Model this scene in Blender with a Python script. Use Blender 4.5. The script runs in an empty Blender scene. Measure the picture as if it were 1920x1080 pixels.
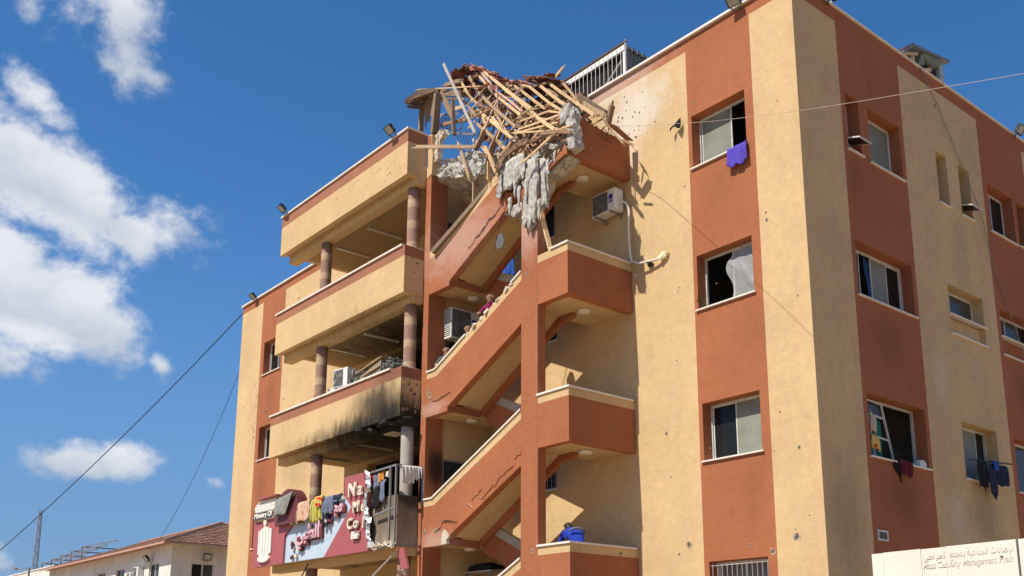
import bpy, bmesh, math, random
from mathutils import Vector, Matrix, noise as mnoise

R = math.radians
random.seed(7)
sc = bpy.context.scene
C = sc.collection

# ------------------------------------------------------------------ camera
cam = bpy.data.cameras.new('camera')
cam_o = bpy.data.objects.new('camera', cam)
C.objects.link(cam_o)
AZ, PIT, ROL = R(-50.57272), R(12.64836), R(0.26095)
f_ = Vector((math.sin(AZ) * math.cos(PIT), math.cos(AZ) * math.cos(PIT), math.sin(PIT)))
r_ = Vector((math.cos(AZ), -math.sin(AZ), 0))
u_ = r_.cross(f_)
r2 = math.cos(ROL) * r_ + math.sin(ROL) * u_
u2 = -math.sin(ROL) * r_ + math.cos(ROL) * u_
m = Matrix(((r2.x, u2.x, -f_.x, 10.6715), (r2.y, u2.y, -f_.y, -16.3761), (r2.z, u2.z, -f_.z, 0.8571), (0, 0, 0, 1)))
cam_o.matrix_world = m
cam.sensor_width = 36.0
cam.lens = 35.228
cam.shift_y = 0.1451
cam.clip_start = 0.1
cam.clip_end = 6000
sc.camera = cam_o

# ------------------------------------------------------------------ sun, sky
SUN_DIR = Vector((0.05, 1.0, -1.42)).normalized()          # direction the light travels
sun = bpy.data.lights.new('sun', 'SUN')
sun.energy = 4.8
sun.angle = R(0.55)
sun.color = (1.0, 0.94, 0.84)
sun_o = bpy.data.objects.new('sun', sun)
C.objects.link(sun_o)
sun_o.rotation_euler = SUN_DIR.to_track_quat('-Z', 'Y').to_euler()
sun_o.location = (0, -30, 60)

world = bpy.data.worlds.new('World')
sc.world = world
world.use_nodes = True
sc.view_settings.view_transform = 'Standard'
sc.view_settings.look = 'None'
sc.view_settings.exposure = 0.5
sc.view_settings.gamma = 1.0
sc.view_settings.use_curve_mapping = False


def build_sky():
    nt = world.node_tree
    nt.nodes.clear()
    N = nt.nodes.new
    L = nt.links.new
    out = N('ShaderNodeOutputWorld')
    bg = N('ShaderNodeBackground')
    bg.inputs[1].default_value = 0.1
    L(bg.outputs[0], out.inputs[0])
    sky = N('ShaderNodeTexSky')
    sky.sky_type = 'NISHITA'
    sky.sun_disc = False
    sky.sun_elevation = R(54.8)
    sky.sun_rotation = R(182.9)
    sky.altitude = 1200
    sky.air_density = 1.0
    sky.dust_density = 0.15
    sky.ozone_density = 3.2
    hs = N('ShaderNodeHueSaturation')
    hs.inputs['Saturation'].default_value = 1.25
    hs.inputs['Value'].default_value = 1.1
    L(sky.outputs[0], hs.inputs['Color'])
    tc = N('ShaderNodeTexCoord')
    sep = N('ShaderNodeSeparateXYZ')
    L(tc.outputs['Generated'], sep.inputs[0])

    def M(op, a, b=None, c=None):
        n = N('ShaderNodeMath')
        n.operation = op
        for i, v in enumerate((a, b, c)):
            if v is None:
                continue
            if isinstance(v, (int, float)):
                n.inputs[i].default_value = v
            else:
                L(v, n.inputs[i])
        return n.outputs[0]
    az = M('ARCTAN2', sep.outputs[0], sep.outputs[1])
    el = M('ARCSINE', sep.outputs[2])
    # turbulence, stretched along the horizon
    mp = N('ShaderNodeMapping')
    mp.inputs['Scale'].default_value = (1, 1, 1.35)
    L(tc.outputs['Generated'], mp.inputs[0])
    n1 = N('ShaderNodeTexNoise')
    n1.inputs['Scale'].default_value = 15.0
    n1.inputs['Detail'].default_value = 9
    n1.inputs['Roughness'].default_value = 0.56
    n1.inputs['Distortion'].default_value = 0.25
    L(mp.outputs[0], n1.inputs['Vector'])
    turb = M('SUBTRACT', n1.outputs['Fac'], 0.5)
    n3 = N('ShaderNodeTexNoise')
    n3.inputs['Scale'].default_value = 55.0
    n3.inputs['Detail'].default_value = 7
    n3.inputs['Roughness'].default_value = 0.62
    L(mp.outputs[0], n3.inputs['Vector'])
    turb2 = M('SUBTRACT', n3.outputs['Fac'], 0.5)
    # clouds: (azimuth, elevation, radius az, radius el, tilt, weight)  degrees
    blobs = CLOUDS
    tot = None
    shade = None
    for (a0, e0, ra, re, tilt, wgt) in blobs:
        da = M('SUBTRACT', az, R(a0))
        de = M('SUBTRACT', el, R(e0))
        ct, st = math.cos(R(tilt)), math.sin(R(tilt))
        x = M('ADD', M('MULTIPLY', da, ct / R(ra)), M('MULTIPLY', de, st / R(ra)))
        y = M('ADD', M('MULTIPLY', da, -st / R(re)), M('MULTIPLY', de, ct / R(re)))
        d = M('SQRT', M('ADD', M('MULTIPLY', x, x), M('MULTIPLY', y, y)))
        b = M('MULTIPLY', M('SUBTRACT', 1.0, d), wgt)
        tot = b if tot is None else M('MAXIMUM', tot, b)
        s = M('SUBTRACT', y, M('MULTIPLY', M('MAXIMUM', M('SUBTRACT', d, 1.0), 0.0), 3.0))
        shade = s if shade is None else M('MAXIMUM', shade, s)
    dens = M('ADD', M('ADD', tot, M('MULTIPLY', turb, 1.5)), M('MULTIPLY', turb2, 0.85))
    ss = N('ShaderNodeMapRange')
    ss.interpolation_type = 'SMOOTHSTEP'
    ss.inputs['From Min'].default_value = -0.08
    ss.inputs['From Max'].default_value = 0.62
    L(dens, ss.inputs['Value'])
    cov = M('MULTIPLY', ss.outputs[0], 0.93)
    # cloud brightness: shaded bases and bright sunlit tops
    sh = N('ShaderNodeMapRange')
    sh.inputs['From Min'].default_value = -0.9
    sh.inputs['From Max'].default_value = 0.7
    L(M('ADD', shade, M('MULTIPLY', turb, 2.2)), sh.inputs['Value'])
    cr = N('ShaderNodeMixRGB')
    L(sh.outputs[0], cr.inputs[0])
    cr.inputs[1].default_value = (3.3, 3.75, 4.5, 1)
    cr.inputs[2].default_value = (5.9, 6.05, 6.3, 1)
    # thin whitish veil low on the horizon
    hz = N('ShaderNodeMapRange')
    hz.interpolation_type = 'SMOOTHSTEP'
    hz.inputs['From Min'].default_value = R(26)
    hz.inputs['From Max'].default_value = R(0)
    hz.inputs['To Max'].default_value = 0.85
    L(el, hz.inputs['Value'])
    hm = N('ShaderNodeMixRGB')
    L(hz.outputs[0], hm.inputs[0])
    L(hs.outputs[0], hm.inputs[1])
    hm.inputs[2].default_value = (0.98, 1.85, 3.5, 1)
    mix = N('ShaderNodeMixRGB')
    L(cov, mix.inputs[0])
    L(hm.outputs[0], mix.inputs[1])
    L(cr.outputs[0], mix.inputs[2])
    L(mix.outputs[0], bg.inputs[0])


CLOUDS = [
    # in view, at the left (azimuth from +Y toward +X)
    (-78.8, 24.4, 5.0, 3.2, -15, 1.2), (-75.9, 23.5, 4.0, 2.9, -25, 1.2), (-73.2, 22.5, 2.5, 1.4, -15, 0.95), (-70.7, 22.9, 2.4, 1.6, 0, 0.42),
    (-79.2, 20.3, 3.6, 2.2, 0, 1.15), (-77.2, 18.2, 5.4, 3.3, -8, 1.3), (-74.0, 17.3, 3.0, 2.2, -15, 1.1), (-79.0, 15.2, 4.0, 1.4, 0, 0.55),
    (-74.1, 32.6, 2.2, 3.6, 12, 0.85), (-76.6, 32.9, 3.0, 1.4, 0, 0.3), (-79.3, 32.3, 2.0, 1.0, -20, 0.4), (-78.0, 27.8, 2.4, 0.9, -35, 0.5),
    (-74.6, 10.2, 3.3, 1.25, 0, 0.95), (-72.4, 10.35, 2.0, 1.15, 0, 0.9), (-70.7, 15.7, 0.5, 0.8, 30, 0.5), (-67.1, 9.5, 0.6, 0.4, 0, 0.4),
    (-79.0, 5.0, 2.0, 1.0, 0, 0.4),
    # the same kind of sky goes on round the horizon
    (-95, 24, 12, 6, 5, 1.0), (-112, 17, 9, 4, 0, 1.0), (-140, 30, 12, 6, 0, 1.0), (-165, 16, 12, 4, 0, 1.0),
    (150, 26, 10, 6, 0, 1.0), (118, 18, 12, 4, 0, 1.0), (82, 30, 10, 5, 0, 0.9), (55, 14, 9, 3, 0, 0.9), (-92, 46, 10, 5, 0, 0.8),
]
build_sky()

# ------------------------------------------------------------------ helpers
WLOC = {}


class MB:
    def __init__(s):
        s.v, s.f, s.m = [], [], []

    def face(s, pts, m=0):
        i = len(s.v)
        s.v += [tuple(p) for p in pts]
        s.f.append(tuple(range(i, i + len(pts))))
        s.m.append(m)

    def mesh(s, vs, fs, m=0):
        i = len(s.v)
        s.v += [tuple(p) for p in vs]
        for f in fs:
            s.f.append(tuple(k + i for k in f))
            s.m.append(m)

    def hexa(s, p, m=0):
        """8 points: bottom ring 0-3 counter-clockwise seen from above, top ring 4-7"""
        s.mesh(p, [(3, 2, 1, 0), (4, 5, 6, 7), (0, 1, 5, 4), (1, 2, 6, 5), (2, 3, 7, 6), (3, 0, 4, 7)], m)

    def mm(s, x0, x1, y0, y1, z0, z1, m=0):
        s.hexa([(x0, y0, z0), (x1, y0, z0), (x1, y1, z0), (x0, y1, z0), (x0, y0, z1), (x1, y0, z1), (x1, y1, z1), (x0, y1, z1)], m)

    def box(s, c, d, m=0, rot=None):
        hx, hy, hz = d[0] / 2, d[1] / 2, d[2] / 2
        P = [Vector(q) for q in ((-hx, -hy, -hz), (hx, -hy, -hz), (hx, hy, -hz), (-hx, hy, -hz), (-hx, -hy, hz), (hx, -hy, hz), (hx, hy, hz), (-hx, hy, hz))]
        if rot is not None:
            P = [rot @ q for q in P]
        s.hexa([q + Vector(c) for q in P], m)

    def prism(s, poly, plane, d0, d1, m=0):
        """polygon (a,b) extruded along the third axis"""
        if plane == 'xz':
            g = lambda a, b, d: (a, d, b)
        elif plane == 'yz':
            g = lambda a, b, d: (d, a, b)
        else:
            g = lambda a, b, d: (a, b, d)
        n = len(poly)
        vs = [g(a, b, d0) for a, b in poly] + [g(a, b, d1) for a, b in poly]
        fs = [tuple(range(n)), tuple(range(2 * n - 1, n - 1, -1))]
        fs += [(i, (i + 1) % n, n + (i + 1) % n, n + i) for i in range(n)]
        s.mesh(vs, fs, m)

    def beam(s, p0, p1, w, h, m=0, up=(0, 0, 1), taper=1.0):
        p0, p1 = Vector(p0), Vector(p1)
        d = (p1 - p0)
        if d.length < 1e-5:
            return
        d.normalize()
        u = Vector(up)
        if abs(d.dot(u)) > 0.97:
            u = Vector((0, 1, 0)) if abs(d.y) < 0.9 else Vector((1, 0, 0))
        a = d.cross(u).normalized()
        b = a.cross(d).normalized()
        a *= w / 2
        b *= h / 2
        t = taper
        s.hexa([p0 - a - b, p0 + a - b, p1 + (a - b) * t, p1 - (a + b) * t, p0 - a + b, p0 + a + b, p1 + (a + b) * t, p1 + (b - a) * t], m)

    def poly_beam(s, pts, w, h, m=0):
        """one bent timber through several points"""
        P = [Vector(p) for p in pts]
        n = len(P)
        rings = []
        for i in range(n):
            d = (P[min(i + 1, n - 1)] - P[max(i - 1, 0)]).normalized()
            u = Vector((0, 0, 1))
            if abs(d.dot(u)) > 0.97:
                u = Vector((0, 1, 0))
            a = d.cross(u).normalized() * w / 2
            b = a.cross(d).normalized() * h / 2
            rings.append([P[i] - a - b, P[i] + a - b, P[i] + a + b, P[i] - a + b])
        vs = [q for r in rings for q in r]
        fs = [(3, 2, 1, 0), tuple(4 * (n - 1) + k for k in range(4))]
        for i in range(n - 1):
            for k in range(4):
                fs.append((4 * i + k, 4 * i + (k + 1) % 4, 4 * i + 4 + (k + 1) % 4, 4 * i + 4 + k))
        s.mesh(vs, fs, m)

    def tube(s, pts, r, n=6, m=0, cap=True):
        P = [Vector(p) for p in pts]
        k = len(P)
        rr = r if isinstance(r, (list, tuple)) else [r] * k
        vs, fs = [], []
        ref = None
        for i in range(k):
            d = (P[min(i + 1, k - 1)] - P[max(i - 1, 0)]).normalized()
            if ref is None:
                ref = Vector((0, 0, 1)) if abs(d.z) < 0.9 else Vector((1, 0, 0))
            a = d.cross(ref).normalized()
            b = a.cross(d).normalized()
            ref = b
            for j in range(n):
                t = 2 * math.pi * j / n
                vs.append(P[i] + (a * math.cos(t) + b * math.sin(t)) * rr[i])
        for i in range(k - 1):
            for j in range(n):
                fs.append((i * n + j, i * n + (j + 1) % n, (i + 1) * n + (j + 1) % n, (i + 1) * n + j))
        if cap:
            fs.append(tuple(range(n - 1, -1, -1)))
            fs.append(tuple((k - 1) * n + j for j in range(n)))
        s.mesh(vs, fs, m)

    def lathe(s, c, prof, n=20, m=0, axis='z'):
        """profile of (radius, height)"""
        vs, fs = [], []
        k = len(prof)
        for r, h in prof:
            for j in range(n):
                t = 2 * math.pi * j / n
                q = (r * math.cos(t), r * math.sin(t), h)
                if axis == 'y':
                    q = (q[0], -q[2], q[1])
                vs.append((c[0] + q[0], c[1] + q[1], c[2] + q[2]))
        for i in range(k - 1):
            mi = m[i] if isinstance(m, (list, tuple)) else m
            for j in range(n):
                i0 = len(s.v)
                fs.append(((i * n + j, i * n + (j + 1) % n, (i + 1) * n + (j + 1) % n, (i + 1) * n + j), mi))
        i0 = len(s.v)
        s.v += vs
        for f, mi in fs:
            s.f.append(tuple(q + i0 for q in f))
            s.m.append(mi)
        s.f.append(tuple(i0 + j for j in range(n - 1, -1, -1)))
        s.m.append(m[0] if isinstance(m, (list, tuple)) else m)
        s.f.append(tuple(i0 + (k - 1) * n + j for j in range(n)))
        s.m.append(m[-1] if isinstance(m, (list, tuple)) else m)

    def build(s, name, mats, parent=None, smooth=False, label=None, cat=None, group=None, kind=None, local=False, fix=True, bevel=0.0):
        me = bpy.data.meshes.new(name)
        me.from_pydata(s.v, [], s.f)
        if not isinstance(mats, (list, tuple)):
            mats = [mats]
        for q in mats:
            me.materials.append(q)
        me.polygons.foreach_set('material_index', s.m)
        if fix:
            bm = bmesh.new()
            bm.from_mesh(me)
            bmesh.ops.recalc_face_normals(bm, faces=bm.faces)
            if bevel:
                bmesh.ops.remove_doubles(bm, verts=bm.verts, dist=1e-4)
                bmesh.ops.bevel(bm, geom=[e for e in bm.edges if e.is_manifold and e.calc_face_angle(0) > 0.6], offset=bevel, segments=2, affect='EDGES', profile=0.6)
            bm.to_mesh(me)
            bm.free()
        if smooth:
            me.polygons.foreach_set('use_smooth', [True] * len(me.polygons))
        me.update()
        o = bpy.data.objects.new(name, me)
        C.objects.link(o)
        WLOC[o.name] = Vector((0, 0, 0))
        if parent is not None:
            o.parent = parent
            if not local:
                o.matrix_parent_inverse = Matrix.Translation(-WLOC[parent.name])
            else:
                WLOC[o.name] = Vector((0, 0, 0))
        tag(o, label, cat, group, kind)
        return o


def tag(o, label=None, cat=None, group=None, kind=None):
    if label:
        o['label'] = label
    if cat:
        o['category'] = cat
    if group:
        o['group'] = group
    if kind or cat:
        o['kind'] = kind or 'thing'
    return o


def thing(name, label, cat, loc=(0, 0, 0), group=None, rotz=0.0, rot=None):
    o = bpy.data.objects.new(name, None)
    C.objects.link(o)
    o.empty_display_size = 0.2
    o.location = loc
    o.rotation_euler = rot if rot else (0, 0, rotz)
    WLOC[o.name] = Vector(loc)
    return tag(o, label, cat, group)


def copy_thing(root, loc, rotz=0.0, label=None, rot=None):
    r = root.copy()
    C.objects.link(r)
    r.location = loc
    r.rotation_euler = rot if rot else (0, 0, rotz)
    if label:
        r['label'] = label
    WLOC[r.name] = Vector(loc)
    for ch in list(root.children):
        c = ch.copy()
        C.objects.link(c)
        c.parent = r
        for g in list(ch.children):
            d = g.copy()
            C.objects.link(d)
            d.parent = c
    return r


# ------------------------------------------------------------------ materials
def new_mat(name):
    mt = bpy.data.materials.new(name)
    mt.use_nodes = True
    nt = mt.node_tree
    b = nt.nodes['Principled BSDF']
    return mt, nt, b


def simple(name, col, rough=0.6, metal=0.0, var=0.12, scale=6.0, bump=0.0, bscale=40.0, spec=0.4, rvar=0.0):
    mt, nt, b = new_mat(name)
    b.inputs['Roughness'].default_value = rough
    b.inputs['Metallic'].default_value = metal
    b.inputs['Specular IOR Level'].default_value = spec
    tc = nt.nodes.new('ShaderNodeTexCoord')
    n = nt.nodes.new('ShaderNodeTexNoise')
    n.inputs['Scale'].default_value = scale
    n.inputs['Detail'].default_value = 6
    n.inputs['Roughness'].default_value = 0.65
    nt.links.new(tc.outputs['Object'], n.inputs['Vector'])
    mr = nt.nodes.new('ShaderNodeMapRange')
    mr.inputs['From Min'].default_value = 0.3
    mr.inputs['From Max'].default_value = 0.7
    mr.inputs['To Min'].default_value = 1 - var
    mr.inputs['To Max'].default_value = 1 + var
    nt.links.new(n.outputs['Fac'], mr.inputs['Value'])
    oi = nt.nodes.new('ShaderNodeObjectInfo')
    mx = nt.nodes.new('ShaderNodeVectorMath')
    mx.operation = 'SCALE'
    mx.inputs[0].default_value = col
    nt.links.new(mr.outputs[0], mx.inputs['Scale'])
    last = mx.outputs[0]
    if rvar:
        m2 = nt.nodes.new('ShaderNodeMapRange')
        m2.inputs['To Min'].default_value = 1 - rvar
        m2.inputs['To Max'].default_value = 1 + rvar
        nt.links.new(oi.outputs['Random'], m2.inputs['Value'])
        m3 = nt.nodes.new('ShaderNodeVectorMath')
        m3.operation = 'SCALE'
        nt.links.new(last, m3.inputs[0])
        nt.links.new(m2.outputs[0], m3.inputs['Scale'])
        last = m3.outputs[0]
    nt.links.new(last, b.inputs['Base Color'])
    if bump:
        n2 = nt.nodes.new('ShaderNodeTexNoise')
        n2.inputs['Scale'].default_value = bscale
        n2.inputs['Detail'].default_value = 5
        nt.links.new(tc.outputs['Object'], n2.inputs['Vector'])
        bp = nt.nodes.new('ShaderNodeBump')
        bp.inputs['Strength'].default_value = bump
        bp.inputs['Distance'].default_value = 0.02
        nt.links.new(n2.outputs['Fac'], bp.inputs['Height'])
        nt.links.new(bp.outputs[0], b.inputs['Normal'])
    return mt


def plaster(name, col, var=0.09, soot=(), dust=(), dustcol=(0.62, 0.56, 0.47), streak=0.05, sootcol=(0.012, 0.011, 0.01), grime=0.16):
    """painted render: mottling, faint vertical rain streaks, fine trowel relief; soot and dust marks of their own shape"""
    mt, nt, b = new_mat(name)
    N = nt.nodes.new
    L = nt.links.new
    b.inputs['Roughness'].default_value = 0.92
    b.inputs['Specular IOR Level'].default_value = 0.2
    tc = N('ShaderNodeTexCoord')

    def nz(scale, detail=6, rough=0.6, mapping=None):
        n = N('ShaderNodeTexNoise')
        n.inputs['Scale'].default_value = scale
        n.inputs['Detail'].default_value = detail
        n.inputs['Roughness'].default_value = rough
        if mapping:
            mp = N('ShaderNodeMapping')
            mp.inputs['Scale'].default_value = mapping
            L(tc.outputs['Object'], mp.inputs[0])
            L(mp.outputs[0], n.inputs['Vector'])
        else:
            L(tc.outputs['Object'], n.inputs['Vector'])
        return n.outputs['Fac']

    def rng(v, a, b_, c, d, smooth=False):
        q = N('ShaderNodeMapRange')
        if smooth:
            q.interpolation_type = 'SMOOTHSTEP'
        for k, x in zip(('From Min', 'From Max', 'To Min', 'To Max'), (a, b_, c, d)):
            q.inputs[k].default_value = x
        L(v, q.inputs['Value'])
        return q.outputs[0]

    def mul(a, b_):
        q = N('ShaderNodeMath')
        q.operation = 'MULTIPLY'
        L(a, q.inputs[0])
        if isinstance(b_, float):
            q.inputs[1].default_value = b_
        else:
            L(b_, q.inputs[1])
        return q.outputs[0]
    f1 = rng(nz(0.55, 5), 0.3, 0.7, 1 - var, 1 + var)
    f2 = rng(nz(5.0, 8, 0.7), 0.3, 0.7, 1 - var * 0.9, 1 + var * 0.9)
    f2 = mul(f2, rng(nz(16.0, 6, 0.75), 0.35, 0.65, 1 - var * 0.5, 1 + var * 0.5))
    f3 = rng(nz(1.0, 5, 0.6, (1.6, 1.6, 0.3)), 0.45, 0.75, 1.0, 1 - streak)
    sc_ = mul(mul(f1, f2), f3)
    vs = N('ShaderNodeVectorMath')
    vs.operation = 'SCALE'
    vs.inputs[0].default_value = col
    L(sc_, vs.inputs['Scale'])
    colr = vs.outputs[0]
    # grime patches, slightly greyer
    g = rng(nz(1.7, 8, 0.7), 0.56, 0.74, 0.0, grime, True)
    mx = N('ShaderNodeMixRGB')
    L(g, mx.inputs[0])
    L(colr, mx.inputs[1])
    mx.inputs[2].default_value = (col[0] * 0.62, col[1] * 0.64, col[2] * 0.7, 1)
    colr = mx.outputs[0]

    def spots(lst, c, amp):
        nonlocal colr
        for (x, y, z, rx, ry, rz, s) in lst:
            mp = N('ShaderNodeMapping')
            mp.vector_type = 'TEXTURE'
            mp.inputs['Location'].default_value = (x, y, z)
            mp.inputs['Scale'].default_value = (rx, ry, rz)
            L(tc.outputs['Object'], mp.inputs[0])
            ln = N('ShaderNodeVectorMath')
            ln.operation = 'LENGTH'
            L(mp.outputs[0], ln.inputs[0])
            ad = N('ShaderNodeMath')
            ad.operation = 'MULTIPLY_ADD'
            L(nz(2.4, 7, 0.65) if amp > 1 else nz(1.0, 8, 0.7, (3.2, 3.2, 0.9)), ad.inputs[0])
            ad.inputs[1].default_value = -amp
            L(ln.outputs['Value'], ad.inputs[2])
            fac = rng(ad.outputs[0], 1.0 - amp * 0.5, 0.15 - amp * 0.5, 0.0, s, True)
            mq = N('ShaderNodeMixRGB')
            L(fac, mq.inputs[0])
            L(colr, mq.inputs[1])
            mq.inputs[2].default_value = (*c, 1)
            colr = mq.outputs[0]
    spots(dust, dustcol, 1.2)
    spots(soot, sootcol, 0.95)
    L(colr, b.inputs['Base Color'])
    bp = N('ShaderNodeBump')
    bp.inputs['Strength'].default_value = 0.5
    bp.inputs['Distance'].default_value = 0.012
    ad = N('ShaderNodeMath')
    ad.operation = 'ADD'
    L(nz(38.0, 4), ad.inputs[0])
    L(mul(nz(3.0, 3), 1.6), ad.inputs[1])
    L(ad.outputs[0], bp.inputs['Height'])
    L(bp.outputs[0], b.inputs['Normal'])
    return mt


BEIGE = (0.53, 0.37, 0.19)
RED = (0.322, 0.113, 0.051)
SOOT_FRONT = [(-13.0, 0.0, 10.0, 4.6, 1.5, 1.6, 0.95), (-13.0, 0.0, 6.6, 4.6, 1.5, 1.6, 0.97), (-11.0, 0, 9.9, 1.8, 1.5, 1.4, 0.9)]
STAIN_SIDE = [(0, 2.0, 10.9, 0.8, 0.5, 1.1, 0.16), (0, 6.5, 10.6, 0.8, 0.8, 1.4, 0.14), (0, 2.9, 7.6, 0.8, 1.1, 1.0, 0.2), (0, 6.4, 4.2, 0.8, 1.0, 1.1, 0.3), (0, 2.9, 4.2, 0.8, 1.0, 1.0, 0.25), (0, 9.2, 7.6, 0.8, 0.9, 1.0, 0.2), (0, 0.7, 3.6, 0.8, 0.9, 1.6, 0.2),
              (-2.1, 0, 11.1, 0.9, 0.3, 0.9, 0.1), (-1.5, 0, 7.7, 0.6, 0.3, 0.9, 0.1), (-1.6, 0, 4.2, 0.5, 0.3, 1.2, 0.13), (-23.8, 0, 10.8, 0.7, 0.3, 1.2, 0.15), (-24.2, 0, 7.4, 0.7, 0.3, 1.2, 0.18), (-21.5, 0, 7.6, 1.6, 0.3, 1.4, 0.15)]
DUST_FRONT = [(0, 4.9, 7.2, 0.5, 0.5, 1.1, 0.28), (0, 5.1, 3.9, 0.5, 0.55, 0.9, 0.28), (0, 2.4, 3.9, 0.5, 0.6, 0.5, 0.12), (-4.6, 0, 14.0, 1.5, 1, 1.1, 0.8), (-4.9, 0, 13.2, 0.8, 1, 1.0, 0.6), (-6.3, 0, 14.9, 2.6, 1, 0.5, 0.75)]
M = {}
M['beige'] = plaster('beige render', BEIGE, dust=DUST_FRONT, soot=SOOT_FRONT + STAIN_SIDE, var=0.1)
M['red'] = plaster('terracotta render', RED, soot=STAIN_SIDE, dust=[(-5.6, 0, 15.0, 2.8, 1, 0.6, 0.75)], dustcol=(0.5, 0.35, 0.27))
M['tbeige'] = plaster('tower beige render', BEIGE, dust=[(-10.3, -0.8, 12.7, 0.6, 1.6, 1.5, 0.85)], dustcol=(0.20, 0.175, 0.15))
M['tred'] = plaster('tower terracotta render', RED, var=0.1, grime=0.25,
                    dust=[(-9.0, -2.0, 11.5, 2.6, 1, 1.3, 0.5), (-6.1, -2.0, 10.9, 0.9, 1, 1.1, 0.55), (-9.7, -2.0, 3.75, 0.9, .6, 0.45, 0.55), (-10.0, -2.0, 7.2, 0.9, .6, 0.3, 0.5)],
                    dustcol=(0.47, 0.33, 0.27),
                    soot=[(-10.24, -1.7, 5.75, 0.5, 0.5, 0.75, 0.85)])
M['bal_beige'] = plaster('balcony beige render', BEIGE, soot=[(-11.7, -2.7, 7.55, 1.75, 1.5, 1.0, 0.88), (-11.0, -2.7, 7.15, 1.6, 1.5, 0.6, 0.75), (-12.6, -2.7, 7.0, 1.9, 1.5, 0.4, 0.5), (-11.5, -2.0, 6.9, 4.0, 3.5, 0.8, 0.97), (-13.5, -1.4, 6.95, 4.5, 3.5, 0.7, 0.9), (-13.0, -0.6, 10.35, 4.5, 2.6, 0.6, 0.85), (-10.5, -2.4, 7.2, 0.4, 0.9, 0.8, 0.5)])
M['bal_sign'] = plaster('sooty parapet render', (0.33, 0.27, 0.19), soot=[(-11.0, -2.6, 4.5, 1.1, 1, 1.0, 0.6), (-12.0, -2.6, 4.0, 0.8, 1, 1, 0.9), (-10.5, -2.3, 4.9, 0.5, 0.8, 0.35, 0.8)])
M['bal_red'] = plaster('balcony terracotta render', (0.30, 0.13, 0.075), soot=[(-11.0, -2.6, 8.2, 1.0, 1, 0.4, 0.35)])
M['coping'] = simple('pale stone coping', (0.66, 0.60, 0.53), 0.7, var=0.12, scale=4, bump=0.2)
M['sheet'] = simple('torn plaster sheet', (0.38, 0.36, 0.32), 0.95, var=0.45, scale=9, bump=1.0, bscale=30)
M['concrete'] = simple('broken concrete', (0.37, 0.35, 0.315), 0.95, var=0.45, scale=5.5, bump=1.0, bscale=22)
M['cement'] = simple('grey cement render', (0.36, 0.33, 0.28), 0.95, var=0.15, scale=3, bump=0.4)
M['chip'] = simple('bare plaster', (0.50, 0.43, 0.34), 0.95, var=0.25, scale=12, bump=0.5)
M['dark'] = simple('dark hole', (0.02, 0.017, 0.015), 0.95, var=0.3)
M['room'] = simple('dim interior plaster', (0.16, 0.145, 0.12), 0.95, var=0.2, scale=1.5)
M['burnt'] = simple('burnt interior', (0.02, 0.018, 0.017), 0.95, var=0.4, scale=2)
M['alu'] = simple('white aluminium frame', (0.52, 0.51, 0.48), 0.5, var=0.3, scale=20)
M['steel'] = simple('grey steel', (0.22, 0.22, 0.22), 0.5, 0.4, var=0.2, scale=12)
M['steel_pale'] = simple('galvanised bar', (0.42, 0.38, 0.36), 0.5, 0.3, var=0.2, scale=15)
M['rust'] = simple('rusty bar', (0.10, 0.055, 0.035), 0.85, 0.2, var=0.3, scale=20)
M['black'] = simple('black plastic', (0.018, 0.018, 0.02), 0.5, var=0.1)
M['white'] = simple('white enamel', (0.66, 0.65, 0.60), 0.4, var=0.06, scale=5)
M['blue_label'] = simple('blue sticker', (0.02, 0.035, 0.25), 0.5, var=0.05)
M['grille'] = simple('fan grille', (0.10, 0.10, 0.095), 0.6, var=0.2, scale=8)
M['lampglass'] = simple('floodlight glass', (0.30, 0.31, 0.27), 0.22, var=0.15, scale=10, spec=0.6)
M['lampwhite'] = simple('opal lamp cover', (0.62, 0.58, 0.50), 0.45, var=0.05)


def glass(name, col, rough=0.08, spec=0.7, var=0.25, scale=1.6):
    mt = simple(name, col, rough, var=var, scale=scale, spec=spec)
    return mt


M['glass_dark'] = glass('dark window pane', (0.014, 0.014, 0.013), 0.12, 0.18)
M['glass_frost'] = glass('dusty green pane', (0.20, 0.205, 0.165), 0.45, 0.1, 0.2)
M['glass_grey'] = glass('dim grey pane', (0.06, 0.062, 0.055), 0.2, 0.22)
M['curtain_grey'] = simple('grey curtain', (0.16, 0.15, 0.15), 0.9, var=0.25, scale=3)


def film_mat():
    mt, nt, b = new_mat('clear plastic sheet')
    b.inputs['Base Color'].default_value = (0.5, 0.5, 0.49, 1)
    b.inputs['Roughness'].default_value = 0.25
    b.inputs['Alpha'].default_value = 0.5
    return mt


M['film'] = film_mat()


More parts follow.
